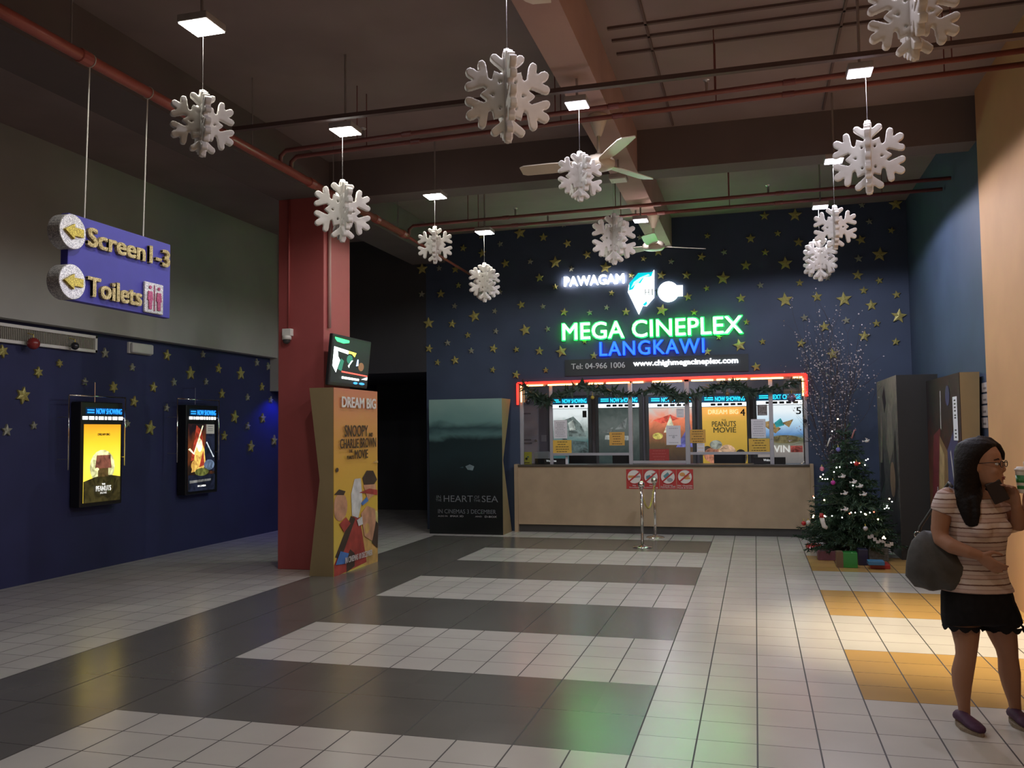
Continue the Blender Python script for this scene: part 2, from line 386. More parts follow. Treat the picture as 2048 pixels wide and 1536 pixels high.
def cross_pipe(label, a, b_, sprk):
    t = pipe_run('sprinkler_pipe', label, [(-3.76, a[1], 4.23), (-3.76, a[1], a[2] - 0.05), (a[0], a[1], a[2]), b_], 0.022, (0.2, 0.5, 0.72), g, M_PIPE2)
    A, B = Vector(a), Vector(b_)
    for k in sprk:
        p = A.lerp(B, k)
        MB().tube([p, p + Vector((0, 0, 0.09))], 0.012, 8).lathe(p + Vector((0, 0, 0.09)), [(0.008, 0), (0.025, 0.012), (0.03, 0.02), (0.006, 0.03)], 10).build('sprinkler_head', M_STEEL, t)
    for k in (0.12, 0.42, 0.63, 0.9):
        p = A.lerp(B, k); MB().tube([p, (p.x, p.y, ZC)], 0.005, 6).build('hanger_rod', M_PIPE2, t)
cross_pipe('thin red pipe crossing in front of the cross beam, nearest of two', (-3.70, 3.10, 4.35), (2.78, 2.70, 4.35), (0.13, 0.62))
cross_pipe('thin red pipe crossing in front of the cross beam, farther of two', (-3.70, 3.30, 4.35), (2.78, 2.98, 4.35), (0.34,))
cross_pipe('thin red pipe crossing before the starry back wall, nearest of two', (-3.70, 6.37, 4.35), (2.8, 6.16, 4.35), (0.22, 0.7))
cross_pipe('thin red pipe crossing before the starry back wall, farther of two', (-3.70, 6.81, 4.35), (2.8, 6.62, 4.35), (0.27, 0.45))
tag(MB().box((-3.7, 2.19, 4.24), (2.78, 2.24, 4.275)).build('cable_tray', mat('dark_tray', (0.09, 0.055, 0.05), 0.6, var=0.1)), 'long dark cable tray under the ceiling beside two thin red pipes', 'cable tray')

# lamps: one housing with a lit face under a rod
LNAME = {}
cols = {0: 'row nearest the red pillar', 1: 'row under the middle beam', 2: 'row nearest the tan wall'}
nth = ['first', 'second', 'third', 'last']
def lamp(ix, iy):
    x, y = LX[ix], LY[iy]; on = LAMP_W[(ix, iy)]
    t = thing('ceiling_lamp', 'square white ceiling lamp, %s from the front in the %s' % (nth[iy], cols[ix]), 'lamp', (x, y, LAMP_Z), 'square ceiling lamps')
    hs = 0.10 if ix == 0 else 0.082
    MB().box((x - hs - 0.008, y - hs - 0.008, LAMP_Z), (x + hs + 0.008, y + hs + 0.008, LAMP_Z + 0.05)).build('housing', mat('lamp_housing', (0.35, 0.33, 0.32), 0.5), t, bevel=0.008)
    k = (30 if ix == 0 else 9) if on else 0
    MB().box((x - hs, y - hs, LAMP_Z - 0.006), (x + hs, y + hs, LAMP_Z)).build('diffuser', glow('lamp_face_warm' if ix == 0 else 'lamp_face_cool', (1, 0.98, 0.94) if ix == 0 else (0.86, 0.80, 1.0), k) if on else M_WHITE, t)
    MB().tube([(x, y, LAMP_Z + 0.05), (x, y, (ZB if ix == 1 else ZC) - 0.0)], 0.01, 8).build('stem', M_STEEL, t)
for iy in range(4):
    for ix in range(3): lamp(ix, iy)

# foam snowflakes: two slotted plates and a string
def flake_plate(D, th=0.04):
    R = D / 2; mb = MB(); wv = 0.098 * D
    def bar(a, c, wd):
        a, c = Vector(a), Vector(c); d = (c - a).normalized(); n = Vector((-d.y, d.x)); r = wd / 2; P = []
        for i in range(6): q = -PI / 2 + PI * i / 5; P.append(c + d * r * math.cos(q) + n * r * math.sin(q))
        for i in range(6): q = PI / 2 + PI * i / 5; P.append(a + d * r * math.cos(q) + n * r * math.sin(q))
        mb.prism([(p.x, p.y) for p in P], lambda u, v: (u, -th / 2, v), lambda u, v: (u, th / 2, v))
    pol = lambda r, a: Vector((r * R * math.sin(a), r * R * math.cos(a)))
    for k in range(6):
        a = k * PI / 3
        bar((0, 0), pol(0.91, a), wv)
        for s in (-1, 1):
            bar(pol(0.56, a), pol(0.56, a) + pol(0.36, a + s * 0.88), wv * 0.88)
            mb.prism([tuple(pol(0.20, a)), tuple(pol(0.40, a)), tuple(pol(0.585, a + s * PI / 6)), tuple(pol(0.405, a + s * PI / 6))], lambda u, v: (u, -th / 2, v), lambda u, v: (u, th / 2, v))
    mb.prism([tuple(pol(0.31 if k % 2 == 0 else 0.29, k * PI / 6)) for k in range(12)], lambda u, v: (u, -th / 2, v), lambda u, v: (u, th / 2, v))
    return mb
PROTO = {}
def snowflake(label, px, py, lampx, lampy, D, rz, small):
    z = onY(px, py, lampy).z; xx = onY(px, py, lampy).x
    t = thing('hanging_snowflake', label, 'snowflake decoration', (xx, lampy, z), 'white foam snowflakes hanging from the lamps')
    t.rotation_euler = (0, 0, rz)
    if D not in PROTO:
        p1 = fuse(flake_plate(D), 'panel', M_FOAM, None, 0.0065, 1); p1.parent = t
        PROTO[D] = p1
        p2 = p1.copy(); COL.objects.link(p2); p2.parent = t; p2.rotation_euler = (0, 0, PI / 2)
    else:
        for k in range(2):
            p2 = PROTO[D].copy(); COL.objects.link(p2); p2.parent = t; p2.rotation_euler = (0, 0, PI / 2 * k)
    MB().tube([(0, 0, D / 2 - 0.03), (0, 0, LAMP_Z - 0.006 - z)], 0.0014, 5).build('string', mat('thin_string', (0.2, 0.19, 0.18), 0.8, var=0), t, local=True)
for a in [('big white snowflake hanging nearest the red pillar', 685, 422, LX[0], LY[1], 0.545, 0.75, 0),
          ('white snowflake hanging in front of the thick red pipe above the hanging sign', 405, 247, LX[0], LY[0], 0.43, 0.8, 1),
          ('biggest looking white snowflake, hanging before the middle of the cross beam', 1015, 192, LX[1], LY[0], 0.545, 0.42, 0),
          ('white snowflake cut by the photo top edge, nearest the tan wall', 1826, 28, LX[2], LY[0], 0.48, 0.05, 1),
          ('small white snowflake hanging behind the blades of the nearer ceiling fan', 1160, 353, LX[1], LY[1], 0.41, 0.6, 1),
          ('big white snowflake on a string under a lamp beside the tan wall', 1737, 315, LX[2], LY[1], 0.545, -0.14, 0),
          ('white snowflake on a long lit string before the far red pipes', 870, 490, LX[0], LY[2], 0.42, 0.27, 1),
          ('big white snowflake beside the farther ceiling fan above the PAWAGAM letters', 1228, 478, LX[1], LY[2], 0.545, 0.62, 0),
          ('white snowflake overlapping the top of another one below the far tan-side lamps', 1670, 455, LX[2], LY[2], 0.44, 0.02, 1),
          ('big white snowflake hanging alone between the PAWAGAM letters and the dark corridor', 969, 565, LX[0], LY[3], 0.52, 0.9, 0),
          ('brightly lit white snowflake partly hidden behind another one before the starry wall', 1640, 518, LX[2], LY[3], 0.53, 0.8, 0)]:
    snowflake(*a)

# ceiling fans
def fan(label, top, drop, ang, R=0.72):
    x, y, z = top; t = thing('ceiling_fan', label, 'fan', (x, y, z), 'cream three-blade ceiling fans'); hz = z - drop
    MB().lathe((x, y, z), [(0.02, -0.19), (0.03, -0.185), (0.085, -0.03), (0.09, -0.005), (0.085, 0.0)], 24).build('canopy', M_CREAM, t, smooth=True)
    MB().tube([(x, y, z - 0.17), (x, y, hz + 0.02)], 0.014, 10).build('downrod', M_CREAM, t, smooth=True)
    MB().lathe((x, y, hz), [(0.03, 0.09), (0.05, 0.07), (0.12, 0.05), (0.145, 0.02), (0.145, -0.02), (0.12, -0.045), (0.05, -0.055), (0.01, -0.056)], 28).build('motor_housing', M_CREAM, t, smooth=True)
    for k in range(3):
        a = ang + k * 2 * PI / 3; d = Vector((math.cos(a), math.sin(a), 0)); n = Vector((-d.y, d.x, 0)); up = Vector((0, 0, 1))
        c0 = Vector((x, y, hz)); P = []
        for u, wv in ((0.15, 0.055), (0.22, 0.075), (0.45, 0.085), (R - 0.04, 0.082), (R, 0.06)): P.append((u, wv))
        poly = [(u, -wv) for u, wv in P] + [(u, wv) for u, wv in reversed(P)]
        f = lambda u, v, o: c0 + d * u + n * v + up * (v * 0.22 + o)
        MB().prism(poly, lambda u, v: f(u, v, -0.004), lambda u, v: f(u, v, 0.004)).build('blade', M_CREAM, t)
        MB().prism([(0.1, -0.03), (0.24, -0.045), (0.24, 0.045), (0.1, 0.03)], lambda u, v: f(u, v, 0.004), lambda u, v: f(u, v, 0.012)).build('blade_bracket', M_STEEL, t)
f1 = onZ(1196, 231, ZB - 0.004); f2 = onZ(1306, 428, ZB - 0.004)
h1 = onY(1199, 327, f1.y); tip = onZ(1290, 356, h1.z)
fan('cream ceiling fan hanging under the middle beam, nearer of the two whole fans', f1, f1.z - h1.z, math.atan2(tip.y - f1.y, tip.x - f1.x))
h2 = onY(1316, 492, f2.y); tip = onZ(1400, 497, h2.z)
fan('cream ceiling fan in front of the starry back wall, farther of the two whole fans', f2, f2.z - h2.z, math.atan2(tip.y - f2.y, tip.x - f2.x))
f3 = (-0.69, 2 * f1.y - f2.y, ZB - 0.004); tip = onZ(1084, 22, ZB - 0.5)
fan('cream ceiling fan showing only one blade tip at the photo top edge', f3, 0.45, math.atan2(tip.y - f3[1], tip.x - f3[0]), R=max(0.5, math.hypot(tip.y - f3[1], tip.x - f3[0])))

# ------------------------------------------------------------------ hanging direction sign
SX = -3.76
M_SIGNBLUE = mat('sign_blue', (0.05, 0.045, 0.36), 0.6, var=0.06)
M_GOLD = glitter('gold_glitter', (0.30, 0.22, 0.07), (0.80, 0.66, 0.30), 220)
M_SILVER = glitter('silver_glitter', (0.40, 0.39, 0.40), (0.95, 0.93, 0.9), 220)
M_GOLD2 = glitter('yellow_gold_glitter', (0.34, 0.25, 0.03), (0.85, 0.70, 0.10), 220)
M_PINK = glitter('crimson_glitter', (0.30, 0.03, 0.10), (0.6, 0.12, 0.25), 220)
tl, tr, br, bl = [onX(x, y, SX) for x, y in ((137, 427), (341, 488), (340, 637), (137, 599))]
y0, y1 = tl.y, tr.y; z0, z1 = (bl.z + br.z) / 2, (tl.z + tr.z) / 2
sg = thing('hanging_sign', 'blue hanging direction sign with gold glitter words Screen1-3 and Toilets', 'sign', (SX, (y0 + y1) / 2, z0))
MB().box((SX - 0.06, y0, z0), (SX, y1, z1)).build('board', M_SIGNBLUE, sg, bevel=0.004)
RT, UP = Vector((0, 1, 0)), Vector((0, 0, 1))
for body, c0, c1, ch in (('Screen1-3', (170, 492), (335, 452 + 44 + 36), (170, 453)), ('Toilets', (170, 592), (279, 613), (170, 552))):
    a = onX(c0[0], c0[1], SX); b_ = onX(c1[0], c1[1], SX); h = onX(*ch, SX).z - a.z
    mb = MB(); put_text(mb, body, (SX, a.y, a.z), RT, UP, w=b_.y - a.y, h=h, thick=0.022, bold=0.03, out=(1, 0, 0))
    mb.build('lettering', M_GOLD, sg)
for cx, cy in ((137.5, 464), (136.5, 564)):
    c = onX(cx, cy, SX); r = 0.118
    d = MB().lathe((SX - 0.07, c.y, c.z), [(r * 0.96, 0), (r, 0.01), (r, 0.1), (r * 0.97, 0.105)], 36, axis=0).build('disc', M_SILVER, sg)
    MB().prism([(-0.085, 0), (0.0, 0.052), (0.0, 0.028), (0.08, 0.028), (0.08, -0.028), (0.0, -0.028), (0.0, -0.052)], lambda u, v: (SX + 0.035, c.y + u, c.z + v), lambda u, v: (SX + 0.052, c.y + u, c.z + v)).build('arrow', M_GOLD2, d)
a, b_ = onX(284.5, 624, SX), onX(323, 571, SX)
pq = MB().box((SX, a.y, a.z), (SX + 0.02, b_.y, b_.z)).build('toilet_plaque', M_SILVER, sg, bevel=0.008)
mb = MB(); hw = (b_.y - a.y); hh = b_.z - a.z
for k in (0.27, 0.73):
    cy = a.y + hw * k
    mb.lathe((SX + 0.021, cy, a.z + hh * 0.83), [(0.013, 0), (0.013, 0.006)], 14, axis=0)
    mb.prism([(-0.022, 0.70), (0.022, 0.70), (0.03, 0.42), (0.018, 0.40), (0.016, 0.12), (-0.016, 0.12), (-0.018, 0.40), (-0.03, 0.42)], lambda u, v: (SX + 0.021, cy + u, a.z + hh * v), lambda u, v: (SX + 0.027, cy + u, a.z + hh * v))
mb.box((SX + 0.021, a.y + hw * 0.485, a.z + hh * 0.08), (SX + 0.025, a.y + hw * 0.515, a.z + hh * 0.92))
mb.build('figures', M_PINK, pq)
for x, yy in ((176, 436), (293, 475)):
    p = onX(x, yy, SX)
    MB().tube([(SX - 0.03, p.y, z1 - 0.005), (SX - 0.005, p.y, 4.16)], 0.005, 6).tube([Vector((SX, p.y, 4.2)) + Vector((math.cos(q), 0, math.sin(q))) * 0.046 for q in [i * PI / 8 for i in range(17)]], 0.004, 5).build('hanging_cord', M_STRING, sg)

# ------------------------------------------------------------------ picture panels
class Panel:
    """flat sheet: origin at its lower left corner, right / up unit vectors, out = towards the viewer"""
    def __init__(s, o, r, u, out, w, h): s.o = Vector(o); s.r = Vector(r); s.u = Vector(u); s.n = Vector(out); s.w = w; s.h = h
    def at(s, u, v, d=0.0): return s.o + s.r * (u * s.w) + s.u * (v * s.h) + s.n * d
    def rect(s, mb, u0, v0, u1, v1, d0=0.0, d1=0.001): return mb.prism([(u0, v0), (u1, v0), (u1, v1), (u0, v1)], lambda u, v: s.at(u, v, d0), lambda u, v: s.at(u, v, d1))
    def poly(s, mb, P, d=0.001):
        P = [(min(max(u, 0.0), 1.0), min(max(v, 0.0), 1.0)) for u, v in P]
        return mb.prism(P, lambda u, v: s.at(u, v, d - 0.0009), lambda u, v: s.at(u, v, d))
    def oval(s, mb, u, v, ru, rv, d=0.001, n=18, rot=0.0):
        c, q = math.cos(rot), math.sin(rot)
        return s.poly(mb, [(u + ru * math.cos(2 * PI * k / n) * c - rv * math.sin(2 * PI * k / n) * q * s.h / s.w, v + ru * math.cos(2 * PI * k / n) * q * s.w / s.h + rv * math.sin(2 * PI * k / n) * c) for k in range(n)], d)
    def text(s, mb, body, u0, v0, u1, v1, bold=0.0, d=0.0015, gap=1.0): return put_text(mb, body, s.at(u0, v0, d), s.r, s.u, (u1 - u0) * s.w, (v1 - v0) * s.h, bold=bold, gap=gap)
def blotches(P, mats, name, parent, items):
    """printed shapes: items = (material index, kind, args)"""
    mb = MB()
    for k, it in enumerate(items):
        mb.m = it[0]; d = 0.0012 + 0.0006 * k
        if it[1] == 'o': P.oval(mb, *it[2], d=d)
        else: P.poly(mb, it[2], d)
    return mb.build(name, mats, parent)
BACK_STARS = [(-2.975, 4.817, 0.203), (-2.247, 4.902, 0.094), (-2.584, 4.717, 0.142), (-3.313, 4.66, 0.101), (-2.192, 4.589, 0.136), (-3.952, 4.635, 0.121), (-3.622, 4.527, 0.145), (-3.631, 4.809, 0.097), (-4.681, 4.332, 0.197), (-4.38, 4.326, 0.098), (-4.091, 4.289, 0.136), (-3.229, 4.332, 0.148), (-2.809, 4.337, 0.1), (-2.394, 4.298, 0.2), (-2.134, 4.175, 0.094), (-1.874, 4.387, 0.14), (-1.584, 4.164, 0.185), (-1.032, 4.605, 0.092), (-0.981, 4.266, 0.096), (-0.752, 4.366, 0.16), (-0.557, 4.192, 0.095), (-0.327, 3.965, 0.14), (-0.095, 4.235, 0.135), (0.0, 4.554, 0.095), (-1.176, 4.016, 0.097), (-0.71, 3.99, 0.141), (-0.03, 3.746, 0.099), (-0.313, 3.63, 0.135), (-0.714, 3.445, 0.193), (-0.225, 3.387, 0.113), (-2.4, 3.902, 0.099), (-2.659, 4.064, 0.142), (-4.042, 4.018, 0.102), (-4.352, 3.893, 0.146), (-4.691, 3.907, 0.113), (-4.111, 3.677, 0.102), (-3.327, 3.869, 0.096), (-1.493, 3.751, 0.092), (-1.576, 3.527, 0.092), (-1.272, 3.442, 0.133), (-1.847, 3.459, 0.098), (-2.262, 3.486, 0.136), (-2.61, 3.593, 0.099), (-2.97, 3.639, 0.143), (-3.418, 3.558, 0.101), (-3.766, 3.49, 0.205), (-4.155, 3.381, 0.141), (-4.569, 3.412, 0.196), (-3.883, 3.183, 0.106), (-3.402, 3.228, 0.105), (-2.907, 3.226, 0.194), (-2.537, 3.227, 0.104), (-4.24, 3.068, 0.112), (-4.564, 2.987, 0.142), (-3.827, 2.924, 0.106), (-3.445, 2.946, 0.148), (-3.061, 2.915, 0.104), (-2.675, 2.877, 0.146), (-2.314, 2.857, 0.199), (-1.937, 3.002, 0.093), (-1.788, 2.771, 0.134), (-4.109, 2.776, 0.15), (-4.418, 2.75, 0.107), (-3.461, 2.599, 0.105), (-3.066, 2.506, 0.142), (-2.575, 2.567, 0.099), (-0.041, 2.775, 0.13), (0.423, 4.93, 0.107), (0.849, 4.799, 0.146), (1.287, 4.776, 0.202), (2.226, 4.85, 0.095), (2.683, 4.828, 0.192), (2.318, 4.597, 0.099), (2.611, 4.445, 0.098), (0.638, 4.467, 0.147), (0.245, 4.287, 0.103), (1.032, 4.517, 0.101), (0.845, 4.243, 0.115), (1.326, 4.363, 0.144), (2.194, 4.337, 0.15), (0.559, 4.06, 0.16), (1.129, 4.055, 0.215), (2.155, 4.062, 0.12), (2.442, 4.103, 0.218), (2.133, 3.818, 0.163), (2.424, 3.721, 0.115), (0.22, 3.887, 0.21), (0.762, 3.746, 0.11), (1.325, 3.752, 0.118), (0.475, 3.566, 0.147), (1.11, 3.506, 0.23), (1.56, 3.53, 0.161), (1.935, 3.472, 0.226), (2.21, 3.589, 0.124), (2.649, 3.503, 0.123), (2.305, 3.366, 0.171), (2.668, 3.19, 0.222), (0.548, 3.199, 0.102), (1.376, 3.227, 0.118), (1.656, 3.083, 0.16), (1.958, 3.159, 0.12), (2.366, 3.097, 0.119), (2.195, 2.92, 0.171), (0.436, 2.854, 0.204), (0.771, 2.894, 0.106), (1.32, 2.847, 0.144), (0.137, 2.988, 0.103), (0.669, 2.52, 0.145), (2.617, 2.82, 0.119), (1.718, 3.806, 0.108), (1.755, 2.674, 0.183)]
LEFT_STARS = [(3.036, 2.499, 0.145), (3.517, 2.307, 0.129), (3.82, 2.428, 0.097), (4.214, 2.239, 0.101), (3.314, 2.042, 0.193), (4.696, 2.196, 0.144), (4.54, 2.607, 0.134), (5.708, 2.677, 0.157), (5.028, 2.465, 0.108), (5.438, 2.23, 0.145), (6.22, 2.463, 0.202), (5.857, 2.319, 0.122), (6.503, 2.754, 0.109), (6.884, 2.575, 0.152), (7.464, 2.534, 0.212), (6.58, 2.362, 0.109), (6.974, 2.203, 0.153), (7.656, 2.174, 0.118), (8.066, 2.356, 0.143), (8.335, 2.155, 0.123), (7.915, 2.739, 0.131), (8.256, 2.701, 0.134), (5.068, 2.029, 0.149), (5.711, 1.964, 0.114), (7.306, 1.861, 0.209), (8.098, 1.853, 0.166), (7.668, 1.726, 0.128), (5.385, 1.692, 0.206), (4.953, 1.744, 0.104), (7.043, 1.575, 0.153), (7.759, 1.404, 0.194), (8.444, 1.492, 0.181), (3.109, 1.664, 0.138), (3.467, 1.716, 0.098)]
# ------------------------------------------------------------------ glitter stars on the walls
def star_mesh(n, name, m):
    mb = MB(); P = []
    for k in range(2 * n):
        r = 0.5 if k % 2 == 0 else (0.215 if n == 5 else 0.25); a = PI / 2 + PI * k / n; P.append((r * math.cos(a), r * math.sin(a)))
    N_ = len(P); vs = [(u, 0.0, v) for u, v in P] + [(u, -0.18, v) for u, v in P] + [(0, -0.26, 0)]
    fs = [tuple(range(N_))] + [(j, (j + 1) % N_, N_ + (j + 1) % N_, N_ + j) for j in range(N_)] + [(N_ + j, N_ + (j + 1) % N_, 2 * N_) for j in range(N_)]
    return mb.add(vs, fs).build(name, m, None, local=True)
M_STAR = glitter('star_gold_glitter', (0.28, 0.24, 0.06), (0.85, 0.78, 0.28), 90, 0.4, 0.35)
M_STARS = glitter('star_pale_glitter', (0.26, 0.27, 0.20), (0.70, 0.70, 0.52), 90, 0.4, 0.35)
LM_BACK = [('white PAWAGAM letters', -1.77, 3.97), ('white emblem', -0.85, 3.75), ('green MEGA CINEPLEX letters', -0.9, 3.16), ('blue LANGKAWI letters', -0.89, 2.87),
           ('small phone number lettering', -1.73, 2.6), ('white web address lettering', -0.38, 2.6), ('dark teal movie standee', -3.75, 2.1), ('dark corridor mouth', -4.8, 2.7),
           ('bare blossom branches', 1.72, 2.6), ('room corner by the tan wall', 2.8, 3.6), ('far middle beam end', -0.69, 4.5), ('upper corner over the corridor', -4.6, 4.8),
           ('farther ceiling fan', -0.6, 4.35), ('tan-side upper corner', 2.8, 4.8), ('green final letter X', 0.4, 3.18), ('green first letter M', -2.15, 3.16)]
LM_LEFT = [('yellow lightbox', 3.9, 1.45), ('fiery lightbox', 6.2, 1.4), ('air vent', 3.3, 2.65), ('emergency lamp box', 5.35, 2.72), ('blue corner lamp', 8.4, 2.2),
           ('grey wall edge', 7.4, 2.85), ('rod over the fiery lightbox', 6.1, 2.1), ('rod over the yellow lightbox', 4.05, 2.0)]
ORD = ['nearest', 'second nearest', 'third nearest', 'fourth nearest', 'fifth nearest', 'sixth nearest', 'seventh nearest', 'eighth nearest', 'ninth nearest', 'tenth nearest']
def star_labels(data, lms, wall):
    rec = []
    for i, (u, v, s) in enumerate(data):
        k = min(range(len(lms)), key=lambda q: (u - lms[q][1]) ** 2 + (v - lms[q][2]) ** 2)
        du, dv = u - lms[k][1], v - lms[k][2]
        a = math.degrees(math.atan2(dv, du)) % 360
        rec.append((k, 'above' if 45 <= a < 135 else 'below' if 225 <= a < 315 else 'towards the corridor from' if (135 <= a < 225 and wall == 'back wall') else 'towards the tan wall from' if wall == 'back wall' else 'on the camera side of' if 135 <= a < 225 else 'on the pillar side of',
                    'big' if s > 0.17 else 'mid-sized' if s > 0.125 else 'small', math.hypot(du, dv)))
    out = []
    for i, (k, d, z, r) in enumerate(rec):
        same = sorted(q for q, e in enumerate(rec) if e[:3] == rec[i][:3])
        same.sort(key=lambda q: rec[q][3]); n = same.index(i)
        one = len(same) == 1
        out.append('%s gold star %s the %s%s' % (z, d, lms[k][0], '' if one else ', ' + ORD[n]))
    return out
S5 = star_mesh(5, 'glitter_star', M_STAR); ms5 = S5.data; S5p = star_mesh(5, 'glitter_star', M_STARS); ms5p = S5p.data; S6 = star_mesh(6, 'glitter_star', M_STAR); ms6 = S6.data
for o in (S5, S5p, S6): bpy.data.objects.remove(o)
rs = random.Random(3)
for (u, v, s), lb in zip(BACK_STARS, star_labels(BACK_STARS, LM_BACK, 'back wall')):
    o = link_mesh('glitter_star', ms5 if s > 0.12 else (ms5 if rs.random() < 0.5 else ms5p)); o.location = (u, YB, v)
    o.rotation_euler = (0, rs.uniform(-0.25, 0.25), 0); o.scale = (s, 0.16, s); tag(o, lb, 'star', 'glitter stars on the blue back wall')
for i, ((u, v, s), lb) in enumerate(zip(LEFT_STARS, star_labels(LEFT_STARS, LM_LEFT, 'side wall'))):
    o = link_mesh('glitter_star', ms6 if i in (0, 1, 2, 4, 5) else (ms5 if s > 0.14 else ms5p)); o.location = (XL, u, v)
    o.rotation_euler = (0, rs.uniform(-0.2, 0.2), PI / 2); o.scale = (s, 0.14, s); tag(o, lb, 'star', 'glitter stars on the dark blue side wall')

# ------------------------------------------------------------------ illuminated name sign
R1, U1, F1 = Vector((1, 0, 0)), Vector((0, 0, 1)), Vector((0, -1, 0))
def wall_text(parent, name, body, x0, x1, z0, z1, m, d, thick, bold=0.02, gap=1.0, skew=0.0):
    mb = MB(); put_text(mb, body, (x0, YB - d, z0), R1, U1, x1 - x0, z1 - z0, thick=thick, bold=bold, gap=gap, out=F1)
    if skew:
        for p in mb.v: p.z += (p.x - x0) * skew
    return mb.build(name, m, parent)
sg = thing('illuminated_sign', 'glowing green MEGA CINEPLEX letters on the blue back wall', 'sign', (-0.9, YB, 3.03))
wall_text(sg, 'letter_return', 'MEGA CINEPLEX', -2.30, 0.50, 3.020, 3.31, glow('green_letter_side', (0.02, 0.75, 0.10), 3.0), 0.0, 0.055, 0.02, 1.03)
wall_text(sg, 'letter_face', 'MEGA CINEPLEX', -2.28, 0.48, 3.036, 3.294, glow('green_letter_face', (0.40, 1.0, 0.42), 10.5), 0.055, 0.012, 0.004, 1.03)
sg = thing('illuminated_sign', 'glowing white PAWAGAM letters above the green sign', 'sign', (-1.77, YB, 3.9))
wall_text(sg, 'letter_face', 'PAWAGAM', -2.25, -1.29, 3.895, 4.05, glow('white_letter_face', (1, 0.97, 0.97), 5.0), 0.0, 0.05, 0.014)
sg = thing('illuminated_sign', 'glowing blue LANGKAWI letters under the green sign', 'sign', (-0.89, YB, 2.76))
wall_text(sg, 'letter_return', 'LANGKAWI', -1.70, -0.08, 2.755, 2.985, glow('blue_letter_side', (0.01, 0.10, 0.9), 1.2), 0.0, 0.05, 0.02, 1.12)
wall_text(sg, 'letter_face', 'LANGKAWI', -1.69, -0.09, 2.763, 2.977, glow('blue_letter_face', (0.02, 0.15, 1.0), 1.7), 0.05, 0.008, 0.0, 1.12)
sg = thing('illuminated_sign', 'dark strip with phone number and web address above the ticket window', 'sign', (-0.85, YB, 2.44))
MB().box((-2.26, YB - 0.02, 2.46), (0.56, YB, 2.72)).build('backing_board', mat('sign_strip', (0.015, 0.022, 0.026), 0.5, var=0.05), sg)
wall_text(sg, 'phone_lettering', 'Tel: 04-966 1006', -2.155, -1.30, 2.565, 2.655, mat('unlit_letters', (0.55, 0.58, 0.58), 0.5, var=0), 0.02, 0.015, 0.012)
wall_text(sg, 'web_lettering', 'www.chighmegacineplex.com', -1.17, 0.407, 2.56, 2.67, glow('white_small_face', (1, 0.98, 1.0), 4.0), 0.02, 0.015, 0.014)
# emblem: pennant with feathered crest, ball and bar
em = thing('illuminated_sign', 'glowing emblem of white pennant with teal crest and white ball', 'sign', (-0.85, YB, 3.4))
M_EMW = glow('emblem_white', (0.95, 1, 1), 4.0); M_EMT = glow('emblem_teal', (0.0, 0.45, 0.52), 1.5); M_EMT2 = glow('emblem_pale_teal', (0.35, 0.85, 0.85), 2.0)
def shape(name, P, m, d0, d1, parent=em): return MB().prism([(onY(x, y, YB).x, onY(x, y, YB).z) for x, y in P], lambda u, v: (u, YB - d0, v), lambda u, v: (u, YB - d1, v)).build(name, m, parent)
kx = lambda a, b: (820 + a / 3.4133, 380 + b / 3.4133)
shape('pennant', [kx(*p) for p in ((1490, 700), (1497, 650), (1530, 605), (1590, 575), (1648, 575), (1668, 548), (1668, 735), (1615, 795), (1590, 790), (1563, 850))], M_EMW, 0.0, 0.04)
shape('crest', [kx(*p) for p in ((1497, 690), (1500, 640), (1535, 600), (1560, 570), (1640, 566), (1662, 560), (1650, 592), (1600, 600), (1575, 640), (1545, 640), (1525, 680))], M_EMT, 0.04, 0.048)
shape('crest_plume', [kx(*p) for p in ((1512, 672), (1530, 632), (1575, 600), (1630, 578), (1640, 585), (1590, 605), (1560, 640), (1530, 655))], M_EMT2, 0.048, 0.054)
shape('crest_tip', [kx(*p) for p in ((1590, 785), (1618, 760), (1622, 780), (1606, 795))], M_EMT, 0.04, 0.048)
c = onY(1337, 584, YB)
MB().lathe((c.x, YB - 0.04, c.z), [(0.158, 0), (0.158, 0.04)], 40, axis=1).build('ball', M_EMW, em)
shape('bar', [kx(*p) for p in ((1800, 655), (1862, 652), (1862, 725), (1800, 728))], M_EMW, 0.0, 0.036)
mb = MB()
for u in ((1608, 680, 1612, 722), (1632, 680, 1636, 722), (1612, 700, 1632, 704), (1655, 678, 1660, 722), (1683, 678, 1690, 724), (1672, 688, 1684, 692), (1812, 689, 1832, 692)):
    a, b_ = onY(*kx(u[0], u[3]), YB), onY(*kx(u[2], u[1]), YB); mb.box((a.x, YB - 0.062, a.z), (b_.x, YB - 0.04, b_.z))
mb.build('emblem_lettering', mat('emblem_ink', (0.02, 0.1, 0.1), 0.6, var=0), em)

# ------------------------------------------------------------------ ticket counter and window
M_WOOD = mat('beige_laminate', (0.39, 0.295, 0.185), 0.45, var=0.10, scale=3)
M_KICK = mat('dark_plinth', (0.045, 0.043, 0.038), 0.5, var=0.1)
M_ALU = mat('grey_aluminium', (0.42, 0.43, 0.46), 0.4, metal=0.4, var=0.04)
YF = 9.10
ct = thing('ticket_counter', 'long beige ticket counter with dark plinth below the lit window', 'counter', (-0.83, YF, 0))
MB().box((-3.03, YF, 0.12), (1.385, YB, 1.03)).build('front_panel', M_WOOD, ct)
MB().box((-3.03, YF + 0.03, 0), (1.385, YB, 0.12)).build('plinth', M_KICK, ct)
MB().box((-3.03, YF - 0.02, 1.03), (1.385, YB + 0.45, 1.06)).build('ledge', mat('dark_ledge', (0.07, 0.06, 0.045), 0.35, var=0.1), ct, bevel=0.004)
MB().box((-3.085, YF - 0.05, 0), (-3.03, YB, 1.07)).build('end_panel', M_WOOD, ct, bevel=0.003)
MB().box((1.385, YF - 0.05, 0), (1.435, YB, 1.07)).build('end_panel', M_WOOD, ct, bevel=0.003)
